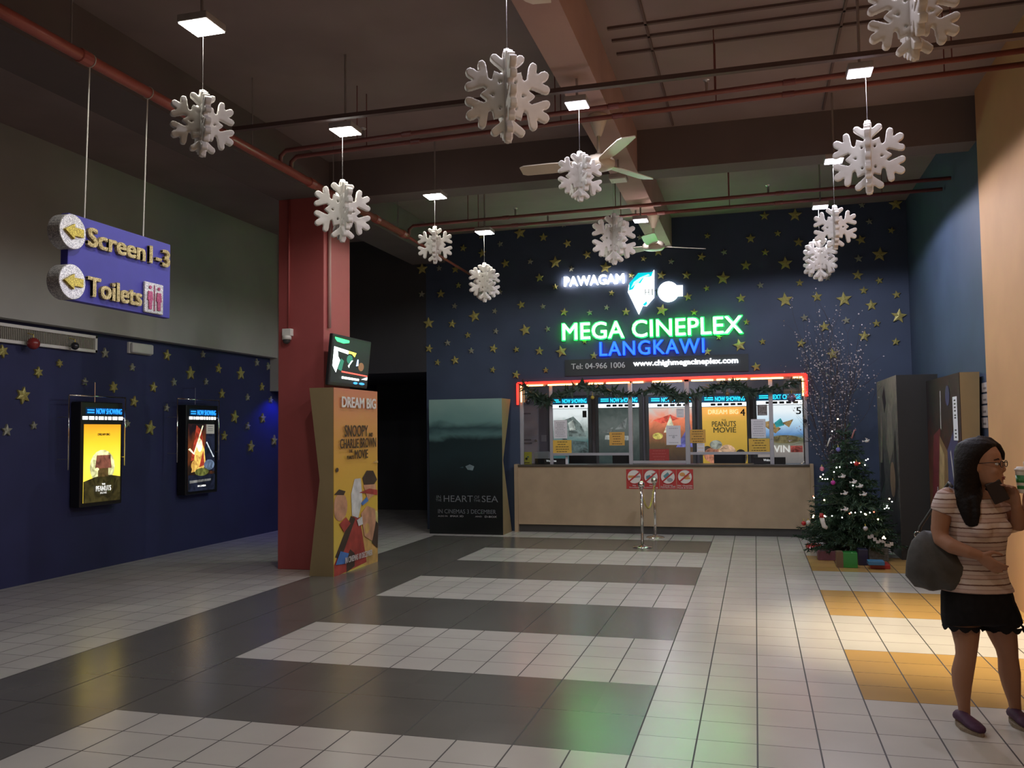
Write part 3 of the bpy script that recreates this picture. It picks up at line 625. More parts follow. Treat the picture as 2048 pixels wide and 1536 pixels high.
wn = bpy.data.objects.new('window_1', None); COL.objects.link(wn); wn.location = (-0.83, YB, 1.06); wn['kind'] = 'structure'; OFF['window_1'] = Vector((-0.83, YB, 1.06))
MX = [(-3.03, -2.975), (-2.54, -2.49), (-1.275, -1.215), (-0.405, -0.335), (0.835, 0.895), (1.335, 1.385)]
ya, yb2 = YB + 0.04, YB + 0.09
for a, b_ in MX: MB().box((a, ya, 1.06), (b_, yb2, 2.37)).build('mullion', M_ALU, wn, bevel=0.004)
for a, b_, z in ((-2.49, -1.275, 1.20), (-1.215, -0.405, 1.075), (-0.335, 0.835, 1.205)): MB().box((a, ya + 0.005, z), (b_, yb2 - 0.005, z + 0.04)).build('rail', M_ALU, wn)
MB().box((-2.975, ya, 2.33), (1.335, yb2, 2.37)).build('rail', M_ALU, wn)
def glass_mat():
    m = bpy.data.materials.new('clear_glass'); m.use_nodes = True; nt = m.node_tree; N = nt.nodes; L = nt.links
    N.remove(N['Principled BSDF']); t = N.new('ShaderNodeBsdfTransparent'); t.inputs[0].default_value = (0.93, 0.95, 0.95, 1)
    g = N.new('ShaderNodeBsdfGlossy'); g.inputs['Roughness'].default_value = 0.02; f = N.new('ShaderNodeFresnel'); f.inputs['IOR'].default_value = 1.45
    x = N.new('ShaderNodeMixShader'); L.new(f.outputs[0], x.inputs[0]); L.new(t.outputs[0], x.inputs[1]); L.new(g.outputs[0], x.inputs[2]); L.new(x.outputs[0], N['Material Output'].inputs[0])
    return m
M_GLASS = glass_mat()
for (a, b_, z) in ((-2.975, -2.54, 1.06), (-2.49, -1.275, 1.24), (-1.215, -0.405, 1.115), (-0.335, 0.835, 1.245), (0.895, 1.335, 1.06)):
    MB().box((a, YB + 0.062, z), (b_, YB + 0.068, 2.33)).build('pane', M_GLASS, wn)

# no-smoking style notices on the counter
M_SRED = mat('sign_red', (0.42, 0.035, 0.03), 0.5, var=0.04); M_SWHITE = mat('sign_white', (0.66, 0.64, 0.58), 0.5, var=0)
xs = [onY(x, 958, YF).x for x in (1252.2, 1285.5, 1318.8, 1353, 1387)]; zt, zb = onY(1320, 938.5, YF).z, onY(1320, 978, YF).z
M_SY = mat('icon_orange', (0.55, 0.28, 0.08), 0.5, var=0.1); M_SB = mat('icon_teal', (0.10, 0.25, 0.28), 0.5, var=0.1); M_SG = mat('icon_grey', (0.28, 0.29, 0.28), 0.5, var=0.1)
for i, (lb, txt, ic) in enumerate([('red no smoking sign with cigarette icon on the counter front', ('No', 'Smoking'), 0), ('red no littering sign behind the farther stanchion knob', ('No', 'Littering'), 1),
                                  ('red sign asking to switch off handphones, with a phone icon', ('Please', 'Switch Off', 'Handphones'), 2), ('red no outside foods and drinks sign with a burger icon', ('No Outside', 'Foods & Drinks'), 3)]):
    x0, x1 = xs[i] + 0.004, xs[i + 1] - 0.004
    t = thing('prohibition_sign', lb, 'sign', ((x0 + x1) / 2, YF, zb), 'red prohibition signs on the counter')
    MB().box((x0, YF - 0.004, zb), (x1, YF, zt)).build('plate', M_SRED, t)
    P = Panel((x0, YF - 0.004, zb), R1, U1, F1, x1 - x0, zt - zb); rr = 0.42
    mb = MB(); P.oval(mb, 0.5, 0.62, 0.44, 0.44 * P.w / P.h, 0.0015, 28); mb.build('white_disc', M_SWHITE, t)
    mb = MB()
    if ic == 0: P.poly(mb, [(0.12, 0.56), (0.6, 0.56), (0.6, 0.68), (0.12, 0.68)], 0.0025); mb.m = 1; P.poly(mb, [(0.6, 0.56), (0.86, 0.58), (0.86, 0.66), (0.6, 0.68)], 0.0025)
    if ic == 1: P.poly(mb, [(0.2, 0.5), (0.5, 0.55), (0.45, 0.72), (0.2, 0.66)], 0.0025); mb.m = 1; P.oval(mb, 0.64, 0.55, 0.14, 0.09, 0.0025); P.poly(mb, [(0.55, 0.72), (0.8, 0.76), (0.76, 0.82), (0.52, 0.78)], 0.0027)
    if ic == 2: P.poly(mb, [(0.22, 0.66), (0.5, 0.86), (0.6, 0.72), (0.36, 0.5)], 0.0025); mb.m = 1; P.oval(mb, 0.62, 0.46, 0.18, 0.1, 0.0025)
    if ic == 3: P.oval(mb, 0.34, 0.74, 0.17, 0.1, 0.0025); mb.m = 1; P.oval(mb, 0.62, 0.55, 0.22, 0.06, 0.0025); P.oval(mb, 0.6, 0.66, 0.18, 0.06, 0.0027)
    mb.build('icon', [[M_SY, M_SG], [M_SB, M_SG], [M_SB, M_SG], [M_SY, M_SY]][ic], t)
    mb = MB(); P.poly(mb, [(0.16, 0.42), (0.22, 0.36), (0.84, 0.80), (0.78, 0.86)], 0.004)
    q = [P.at(0.5 + 0.44 * math.cos(k * PI / 14), 0.62 + 0.44 * P.w / P.h * math.sin(k * PI / 14), 0.003) for k in range(29)]; mb.tube(q, 0.006, 5)
    mb.build('slash', M_SRED, t)
    mb = MB(); n = len(txt)
    for k, s in enumerate(txt):
        hgt = 0.19 / n; wd = min(0.9, 0.09 * len(s) + 0.02); v0 = 0.03 + (n - 1 - k) * hgt * 1.12
        P.text(mb, s, 0.5 - wd / 2, v0, 0.5 + wd / 2, v0 + hgt * 0.86, 0.01)
    mb.build('lettering', M_SWHITE, t)

# paper notices on the glass
M_YEL = mat('yellow_paper', (0.68, 0.44, 0.07), 0.7, var=0.04); M_ORA = mat('amber_paper', (0.60, 0.34, 0.07), 0.7, var=0.04)
YG = YB + 0.058
def notice(lb, px, m, lines, ink=M_INK, group=None, tilt=0.0, logo=False):
    a, b_ = onY(px[0], px[3], YG), onY(px[2], px[1], YG); w_, h_ = b_.x - a.x, b_.z - a.z
    t = thing('paper_notice', lb, 'notice', (a.x + w_ / 2, YG, a.z), group)
    MB().box((a.x, YG - 0.0015, a.z), (b_.x, YG, b_.z)).build('sheet', m, t)
    P = Panel((a.x, YG - 0.0015, a.z), R1, U1, F1, w_, h_); mb = MB(); rr = random.Random(lb)
    for k in range(lines):
        v = 0.86 - k * 0.74 / max(lines - 1, 1); wd = rr.uniform(0.45, 0.8); u = 0.5 - wd / 2
        while u < 0.5 + wd / 2 - 0.05:
            e = min(u + rr.uniform(0.06, 0.16), 0.5 + wd / 2); P.poly(mb, [(u, v - 0.025), (e, v - 0.025), (e, v + 0.02), (u, v + 0.02)], 0.001); u = e + 0.025
    if logo: P.oval(mb, 0.5, 0.4, 0.1, 0.06, 0.001)
    mb.build('lettering', ink, t)
    return t
GN = 'paper notices taped to the ticket window'
M_FAINT = mat('faint_ink', (0.42, 0.43, 0.46), 0.8, var=0)
notice('white notice above the yellow one at the corridor end of the ticket window', (1108, 840, 1134, 877), M_PAPER, 9, M_FAINT, GN)
notice('yellow notice at the corridor end of the ticket window', (1106.5, 880, 1143, 906.5), M_YEL, 5, M_INK, GN)
notice('amber notice taped on the second glass before the plain grey poster', (1219, 864, 1249, 891), M_ORA, 5, M_INK, GN)
notice('red notice low on the middle glass', (1299, 898, 1338, 922), mat('red_paper', (0.34, 0.04, 0.035), 0.7, var=0.04), 4, mat('faint_red', (0.45, 0.12, 0.1), 0.7, var=0), GN)
notice('white notice with a dark emblem on the middle glass', (1333, 851, 1361, 890), M_PAPER, 3, M_FAINT, GN, logo=True)
notice('small white notice high on the middle glass', (1353, 817, 1368, 835), M_PAPER, 3, M_FAINT, GN)
notice('amber notice beside the middle mullion over the orange poster', (1380, 859, 1411, 886), M_ORA, 5, M_INK, GN)
notice('narrow pale notice hanging under the amber one by the orange poster', (1394, 886.5, 1409, 905), M_PAPER, 3, M_ORA, GN)
notice('white notice above the yellow one at the tree end of the ticket window', (1503, 838, 1531, 876), M_PAPER, 7, M_FAINT, GN)
notice('yellow notice at the tree end of the ticket window', (1498, 877, 1540, 904), M_YEL, 5, M_INK, GN)
notice('small dark photo print taped at the tree end of the window', (1515, 809, 1534, 831), mat('photo_print', (0.16, 0.15, 0.14), 0.5, var=0.6, scale=40), 2, M_FAINT, GN)

# red rope light round the window top
M_ROPE = glow('red_rope_light', (1.0, 0.03, 0.02), 2.6); M_ROPEC = glow('rope_light_core', (1.0, 0.50, 0.16), 7.0)
rl = thing('rope_light', 'glowing red rope light framing the top of the ticket window', 'light', (-0.83, YB - 0.03, 2.38))
zt0, zt1 = 2.365, 2.385; yl = YB - 0.023
path = [(-3.045, yl, 2.02), (-3.045, yl, zt0), (1.375, yl, zt1), (1.375, yl, 2.06)]
MB().tube(path[:2], 0.02, 8).tube(path[1:3], 0.02, 8).tube(path[2:], 0.02, 8).build('tube', M_ROPE, rl, smooth=True)
MB().tube([(-2.985, yl, 2.06), (-2.985, yl, 2.33)], 0.010, 8).build('lit_segment', M_ROPEC, rl)
rr = random.Random(5); x = -2.98
while x < 1.3:
    e = min(x + rr.uniform(0.12, 0.5), 1.32); z = 2.325 + (x + 3) * 0.0045
    MB().tube([(x, yl, z), (e, yl, z + (e - x) * 0.0045)], 0.011, 8).build('lit_segment', M_ROPEC, rl); x = e + rr.choice((0.03, 0.05, 0.08, 0.14))
MB().tube([(1.325, yl, 2.07), (1.325, yl, 2.33)], 0.010, 8).build('lit_segment', M_ROPEC, rl)

# garland
M_GARL = mat('dark_green_tinsel', (0.022, 0.045, 0.028), 0.6, var=0.3, scale=30)
gp = [(1045, 770), (1060, 785), (1078, 796), (1092, 806), (1105, 795), (1130, 787), (1160, 774), (1190, 778), (1230, 785), (1262, 790), (1290, 782), (1310, 776), (1330, 780), (1348, 792), (1370, 796), (1395, 786), (1420, 779), (1450, 768), (1480, 772), (1500, 786), (1520, 780), (1545, 778), (1580, 768), (1602, 760)]
yg = YB - 0.035; pts = [onY(x, y, yg) for x, y in gp]
rg = random.Random(11); mb = MB(); mb.tube(pts, 0.012, 6)
for i in range(len(pts) - 1):
    dens = 40 if i in (5, 6, 7, 11, 12, 13, 16, 17, 18, 1, 2) else 24
    for k in range(dens):
        p = pts[i].lerp(pts[i + 1], rg.random()); a = rg.uniform(0, 2 * PI); l = rg.uniform(0.06, 0.15) * (1.2 if dens > 30 else 0.9)
        d = Vector((math.cos(a), -abs(rg.gauss(0, 0.25)), math.sin(a) * 0.9 - 0.15)).normalized(); n = d.cross(Vector((rg.gauss(0, 1), 1, rg.gauss(0, 1)))).normalized() * rg.uniform(0.015, 0.026)
        mb.add([p - n * 0.5, p + d * l * 0.5 - n, p + d * l, p + d * l * 0.5 + n, p + n * 0.5], [(0, 1, 2, 3, 4)])
ga = mb.build('garland', M_GARL, None, loc=(-0.83, yg, 2.2), fix=False); tag(ga, 'dark green tinsel garland draped across the top of the ticket window', 'garland')
for lb, x, y, r, m in (('dark bauble hanging from the garland near the window corner by the standee', 1056, 803, 0.045, mat('dark_bauble', (0.05, 0.05, 0.06), 0.25, metal=0.5, var=0)),
                       ('silver and purple bauble on the garland over the blue-sky poster', 1583, 796, 0.065, mat('purple_bauble', (0.20, 0.16, 0.26), 0.25, metal=0.5, var=0.2)),
                       ('small golden ornament on the garland over the second poster', 1185, 795, 0.03, M_GOLD2), ('small brown ornament on the garland over the orange poster', 1455, 788, 0.035, mat('brown_bauble', (0.18, 0.10, 0.04), 0.35, var=0.1)),
                       ('dark bauble by the window edge near the branches', 1610, 842, 0.03, mat('dark_bauble', (0.05, 0.05, 0.06), 0.25, metal=0.5, var=0))):
    p = onY(x, y, yg); t = thing('bauble', lb, 'ornament', p, 'baubles on the garland')
    MB().ball(p, r, 16, 10).build('ball', m, t, smooth=True); MB().tube([p + Vector((0, 0, r)), p + Vector((0, 0.0, r + 0.05))], 0.004, 6).build('cap', M_GOLD2, t)

# ------------------------------------------------------------------ inside the booth: lit posters, door, counter things
YP = 11.3
M_HEAD = glow('poster_header_blue', (0.005, 0.06, 0.13), 0.7); M_HTXT = glow('header_letters', (0.02, 0.55, 0.75), 2.0); M_STRIP = glow('showtime_strip', (0.85, 0.92, 1.0), 2.2)
def booth_poster(lb, px, stops, shapes, head, nscale=2.5, namp=0.25, emit=1.0, texts=(), tag_no=None):
    a, b_ = onY(px[0], 955, YP), onY(px[1], px[2], YP); x0, x1, z1 = a.x, b_.x, b_.z; z0 = 0.98
    t = thing('lightbox_poster', lb, 'poster', ((x0 + x1) / 2, YP, z0), 'lit posters inside the ticket booth')
    MB().box((x0 - 0.06, YP + 0.01, z0 - 0.06), (x1 + 0.06, YP + 0.11, z1 + 0.04)).build('casing', mat('lightbox_casing', (0.10, 0.11, 0.11), 0.5, var=0.05), t, bevel=0.006)
    hh = 0.115
    H = Panel((x0, YP + 0.008, z1 - hh), R1, U1, F1, x1 - x0, hh); mb = MB(); H.rect(mb, 0, 0, 1, 1); hd = mb.build('header', M_HEAD, t)
    mb = MB(); H.text(mb, head, 0.30, 0.15, 0.97, 0.85, 0.03, 0.003)
    for k in (0.3, 0.6): H.poly(mb, [(0.06, k), (0.26, k), (0.26, k + 0.18), (0.06, k + 0.18)], 0.003)
    mb.build('lettering', M_HTXT, hd)
    B = Panel((x0, YP + 0.008, z1 - hh - 0.075), R1, U1, F1, x1 - x0, 0.07); mb = MB(); B.rect(mb, 0, 0, 1, 1); st = mb.build('showtime_strip', M_STRIP, t)
    mb = MB()
    for k in range(5): B.poly(mb, [(0.2 + k * 0.15, 0.2), (0.31 + k * 0.15, 0.2), (0.31 + k * 0.15, 0.8), (0.2 + k * 0.15, 0.8)], 0.003)
    mb.build('lettering', M_INK, st)
    h = z1 - hh - 0.085 - z0; P = Panel((x0, YP + 0.008, z0), R1, U1, F1, x1 - x0, h)
    m = ramp_mat('poster_picture', stops, 2, z0 - z0, h, nscale, namp, emit, 0.3, 1.5)
    mb = MB(); P.rect(mb, 0, 0, 1, 1); pic = mb.build('picture', m, t)
    if shapes: blotches(P, [glow('print_%s_%d' % (head, k) + lb[:12], c, emit * 0.9) for k, c in enumerate(shapes[0])], 'printed_shapes', pic, shapes[1])
    for body, u0, v0, u1, v1, c in texts:
        mb = MB(); P.text(mb, body, u0, v0, u1, v1, 0.02, 0.02); mb.build('lettering', glow('txt' + body + lb[:8], c, emit), pic)
    if tag_no: mb = MB(); P.text(mb, tag_no, 0.86, 0.84, 0.97, 0.96, 0.02, 0.02); mb.build('number', M_INK, pic)
booth_poster('grey lit poster nearest the booth door, white sky over a dark teal lower half', (1105, 1175, 795), [(0, (0.02, 0.06, 0.065)), (0.38, (0.05, 0.12, 0.12)), (0.62, (0.26, 0.31, 0.29)), (0.9, (0.85, 0.9, 0.9))],
             ([(0.16, 0.20, 0.19), (0.07, 0.10, 0.10), (0.50, 0.54, 0.50)], [(0, 'p', [(0.2, 0.5), (0.36, 0.8), (0.6, 0.86), (0.8, 0.72), (0.95, 0.5)]), (1, 'p', [(0.28, 0.6), (0.42, 0.44), (0.98, 0.4), (1.0, 0.2), (0.3, 0.2)]), (2, 'p', [(0.45, 0.74), (0.58, 0.8), (0.66, 0.62), (0.5, 0.6)])]), 'NOW SHOWING', 5, 0.3, 1.0, (), '1')
booth_poster('dim grey lit poster seen past the amber notice, second from the booth door', (1199, 1277, 793), [(0, (0.02, 0.035, 0.035)), (0.4, (0.06, 0.075, 0.07)), (0.7, (0.12, 0.14, 0.13)), (1, (0.05, 0.07, 0.065))],
             ([(0.35, 0.37, 0.35), (0.2, 0.22, 0.21)], [(0, 'p', [(0.15, 0.44), (0.85, 0.42), (0.85, 0.5), (0.16, 0.52)]), (1, 'p', [(0.4, 0.62), (0.72, 0.84), (0.66, 0.62)]), (1, 'p', [(0.02, 0.56), (0.36, 0.66), (0.3, 0.56)])]), 'NOW SHOWING', 5, 0.4, 0.8)
booth_poster('red and white lit poster behind the middle glass', (1300, 1383, 792), [(0, (0.03, 0.02, 0.02)), (0.35, (0.10, 0.06, 0.03)), (0.6, (0.35, 0.12, 0.06)), (0.8, (0.75, 0.2, 0.1)), (1, (0.55, 0.5, 0.45))],
             ([(0.9, 0.7, 0.45), (0.12, 0.12, 0.35), (0.8, 0.10, 0.06), (0.5, 0.42, 0.1)], [(2, 'p', [(0.1, 0.78), (0.5, 0.88), (0.7, 0.8), (0.3, 0.72)]), (0, 'p', [(0.34, 0.56), (0.5, 0.86), (0.62, 0.56)]), (1, 'p', [(0.62, 0.3), (0.95, 0.72), (1.0, 0.3)]), (3, 'o', (0.2, 0.5, 0.12, 0.06))]), 'NOW SHOWING', 4, 0.35, 1.0)
booth_poster('orange lit poster lettered DREAM BIG inside the booth', (1407, 1492, 790), [(0, (0.30, 0.20, 0.03)), (0.3, (0.42, 0.26, 0.04)), (0.75, (0.62, 0.36, 0.06)), (0.95, (0.90, 0.42, 0.10))],
             ([(0.36, 0.15, 0.09), (0.25, 0.26, 0.22), (0.05, 0.04, 0.03), (0.55, 0.35, 0.22)], [(2, 'o', (0.1, 0.22, 0.12, 0.1)), (0, 'o', (0.22, 0.16, 0.2, 0.13)), (3, 'o', (0.55, 0.2, 0.2, 0.14)), (1, 'o', (0.3, 0.34, 0.14, 0.08)), (2, 'o', (0.85, 0.12, 0.14, 0.14)), (0, 'o', (0.45, 0.04, 0.3, 0.1))]), 'NOW SHOWING', 3, 0.15, 1.0,
             (('DREAM BIG', 0.14, 0.875, 0.82, 0.955, (1.0, 0.75, 0.4)), ('THE', 0.44, 0.755, 0.54, 0.785, (0.06, 0.05, 0.02)), ('PEANUTS', 0.22, 0.655, 0.76, 0.75, (0.06, 0.05, 0.02)), ('MOVIE', 0.25, 0.55, 0.76, 0.645, (0.06, 0.05, 0.02))), '4')
booth_poster('white and blue sky lit poster at the tree end of the booth', (1517, 1604, 786), [(0, (0.14, 0.13, 0.13)), (0.25, (0.25, 0.22, 0.20)), (0.42, (0.10, 0.12, 0.05)), (0.5, (0.12, 0.26, 0.5)), (0.72, (0.55, 0.75, 0.9)), (0.9, (0.92, 0.97, 1.0))],
             ([(0.16, 0.13, 0.06), (0.03, 0.30, 0.32), (0.32, 0.2, 0.08), (0.30, 0.06, 0.05)], [(2, 'p', [(0.05, 0.7), (0.4, 0.52), (0.52, 0.6), (0.3, 0.74)]), (1, 'p', [(0.38, 0.7), (0.52, 0.78), (0.6, 0.66), (0.42, 0.62)]), (2, 'p', [(0.55, 0.7), (0.8, 0.76), (0.7, 0.62)]), (0, 'o', (0.6, 0.42, 0.34, 0.07)), (3, 'p', [(0.72, 0.2), (0.98, 0.2), (0.98, 0.31), (0.72, 0.31)])]), 'NEXT CHANGE', 3, 0.12, 1.0,
             (('ALVIN', 0.1, 0.2, 0.7, 0.32, (0.6, 0.58, 0.55)),), '5')
# booth door with its stacked panels
dx0, dx1 = onY(1046, 860, 11.3).x, onY(1075, 860, 11.3).x; dz1 = onY(1060, 810, 11.3).z
dr = bpy.data.objects.new('door_1', None); COL.objects.link(dr); dr.location = (dx0, 11.35, 0); dr['kind'] = 'structure'; OFF['door_1'] = Vector((dx0, 11.35, 0))
MB().box((dx0, 11.36, 0), (dx1, 11.42, dz1)).build('door_leaf', mat('door_white', (0.62, 0.61, 0.66), 0.6, var=0.03), dr)
mb = MB()
for z, l in ((dz1 - 0.17, 0.5), (dz1 - 0.66, 0.5), (dz1 - 0.72, 0.55)): mb.box((dx0, 11.35, z), (dx0 + (dx1 - dx0) * l, 11.36, z + 0.025))
mb.build('door_batten', mat('door_batten', (0.25, 0.25, 0.28), 0.6, var=0), dr)
MB().ball((dx1 - 0.04, 11.33, dz1 - 0.66), 0.025, 10, 6).build('door_knob', M_STEEL, dr, smooth=True)
t = tag(MB().box((onY(1080, 876, 11.3).x, 11.40, 1.40), (onY(1090, 876, 11.3).x, 11.42, 1.52)).build('paper_notice', M_PAPER), 'tiny white notice on the booth wall beside the white door', 'notice')
# on the ledge
zl = 1.06
def ledge_box(name, lb, cat, px, y0, y1, m, bevel=0.004):
    a, b_ = onY(px[0], px[3], y0), onY(px[2], px[1], y0); t = thing(name, lb, cat, ((a.x + b_.x) / 2, (y0 + y1) / 2, zl))
    MB().box((a.x, y0, zl), (b_.x, y1, b_.z)).build('body', m, t, bevel=bevel); return t, a, b_
for lb, px, tx in (('black Welcome display on the ledge at the corridor end', (1070, 917, 1133, 930), (0.36, 0.68)), ('black Welcome display on the ledge near the tree', (1508, 914.5, 1571, 928), (0.30, 0.65))):
    t, a, b_ = ledge_box('customer_display', lb, 'display', px, YB + 0.12, YB + 0.18, M_BLACK)
    P = Panel((a.x, YB + 0.12, zl), R1, U1, F1, b_.x - a.x, b_.z - zl); mb = MB(); P.text(mb, 'Welcome', tx[0], 0.42, tx[1], 0.78, 0.02, 0.003); mb.build('lettering', glow('display_letters', (0.6, 0.62, 0.62), 0.6), t)
t, a, b_ = ledge_box('leaflet_holder', 'bright yellow leaflet holder standing at the corner of the ledge', 'leaflet holder', (1043, 904, 1063, 929), YB + 0.10, YB + 0.13, mat('yellow_leaflet', (0.62, 0.60, 0.08), 0.5, var=0.05))
P = Panel((a.x, YB + 0.10, zl), R1, U1, F1, b_.x - a.x, b_.z - zl); blotches(P, [M_INK, M_SB], 'print', t, [(0, 'o', (0.5, 0.45, 0.12, 0.1)), (1, 'o', (0.65, 0.6, 0.1, 0.06)), (0, 'p', [(0.2, 0.1), (0.8, 0.1), (0.8, 0.16), (0.2, 0.16)])])
t, a, b_ = ledge_box('ticket_printer', 'pale grey ticket printer behind the glass beside the yellow leaflets', 'printer', (1068, 904, 1097, 921), YB + 0.45, YB + 0.75, mat('printer_grey', (0.40, 0.41, 0.44), 0.5, var=0.05))
t, a, b_ = ledge_box('card_stand', 'small white card stand on the ledge beside a Welcome display', 'card stand', (1131, 912, 1136, 931), YB + 0.11, YB + 0.13, M_PAPER)
for lb, px in (('dark computer monitor seen under the second glass', (1138, 908, 1192, 928)), ('dark computer monitor in the booth below the middle glass', (1225, 906, 1258, 928)), ('dark computer monitor in the booth below the orange poster', (1428, 904, 1490, 926))):
    a, b_ = onY(px[0], px[3], YB + 0.9), onY(px[2], px[1], YB + 0.9); z0 = 1.0
    t = thing('computer_monitor', lb, 'monitor', ((a.x + b_.x) / 2, YB + 0.92, 0.80))
    MB().box((a.x, YB + 0.9, 0.88), (b_.x, YB + 0.95, b_.z)).build('screen', M_BLACK, t, bevel=0.006); MB().box(((a.x + b_.x) / 2 - 0.03, YB + 0.91, 0.76), ((a.x + b_.x) / 2 + 0.03, YB + 0.94, 0.9)).box(((a.x + b_.x) / 2 - 0.1, YB + 0.86, 0.75), ((a.x + b_.x) / 2 + 0.1, YB + 0.99, 0.765)).build('stand', M_BLACK, t)
dk = thing('desk', 'long desk inside the booth carrying the dark monitors', 'desk', (-0.9, YB + 0.85, 0))
MB().box((-3.4, YB + 0.5, 0.71), (1.5, YB + 1.15, 0.75)).build('top', M_WOOD, dk); 
for x in (-3.35, -1.0, 1.42): MB().box((x, YB + 0.52, 0), (x + 0.05, YB + 1.1, 0.71)).build('leg_panel', M_WOOD, dk)
# ------------------------------------------------------------------ side wall: air vent, emergency lamp, lit poster boxes
RY, FX = Vector((0, 1, 0)), Vector((1, 0, 0))
a, b_ = onX(195, 706, XL + 0.05), onX(195, 672, XL + 0.05); yv = a.y
vt = thing('air_vent', 'long white air vent grille high on the dark blue side wall', 'vent', (XL, yv - 1.6, a.z))
z0, z1 = a.z, b_.z; y0 = yv - 3.2
for p in (((XL, y0, z0), (XL + 0.05, yv, z0 + 0.035)), ((XL, y0, z1 - 0.035), (XL + 0.05, yv, z1)), ((XL, yv - 0.035, z0), (XL + 0.05, yv, z1)), ((XL, y0, z0), (XL + 0.05, y0 + 0.035, z1))):
    MB().box(*p).build('frame', M_WHITE, vt, bevel=0.003)
mb = MB(); y = y0 + 0.05
while y < yv - 0.04: mb.box((XL + 0.005, y, z0 + 0.03), (XL + 0.035, y + 0.006, z1 - 0.03)); y += 0.024
mb.build('grille', mat('vent_grille', (0.42, 0.40, 0.34), 0.6, var=0.05), vt)
MB().box((XL, y0, z0 + 0.02), (XL + 0.004, yv, z1 - 0.02)).build('backing', M_BLACK, vt)
for lb, x, y, r, m in (('red bauble hanging on the air vent', 67, 687, 0.065, mat('red_bauble', (0.25, 0.03, 0.03), 0.3, var=0.2)), ('dark bauble hanging on the air vent near its pillar-side end', 150, 692, 0.045, mat('dark_bauble', (0.05, 0.05, 0.06), 0.25, metal=0.5, var=0))):
    p = onX(x, y, XL + 0.13); t = thing('bauble', lb, 'ornament', p, 'baubles on the air vent')
    MB().ball(p, r, 16, 10).build('ball', m, t, smooth=True); MB().tube([p + Vector((0, 0, r * 0.95)), p + Vector((0, 0, r + 0.03)), Vector((XL + 0.05, p.y, p.z + r + 0.05))], 0.005, 6).build('cap', M_GOLD2, t)
a, b_ = onX(254, 706, XL), onX(299, 690, XL)
t = thing('emergency_lamp', 'white unlit emergency lamp box high on the dark blue side wall', 'lamp', (XL, (a.y + b_.y) / 2, a.z))
MB().box((XL, a.y, a.z), (XL + 0.03, b_.y, b_.z)).build('base', M_WHITE, t); MB().box((XL + 0.03, a.y + 0.01, a.z + 0.005), (XL + 0.08, b_.y - 0.01, b_.z - 0.005)).build('cover', mat('frosted_cover', (0.55, 0.55, 0.52), 0.4, var=0.03), t, bevel=0.02)
t = thing('spot_lamp', 'small blue lamp glowing under the grey corner box', 'lamp', (-6.72, 8.5, 2.26))
MB().lathe((-6.72, 8.475, 2.265), [(0.05, 0), (0.055, 0.01), (0.055, 0.035)], 16).build('housing', M_BLACK, t); MB().lathe((-6.72, 8.475, 2.258), [(0.045, 0), (0.045, 0.007)], 16).build('lens', glow('blue_lens', (0.12, 0.3, 1.0), 6), t)

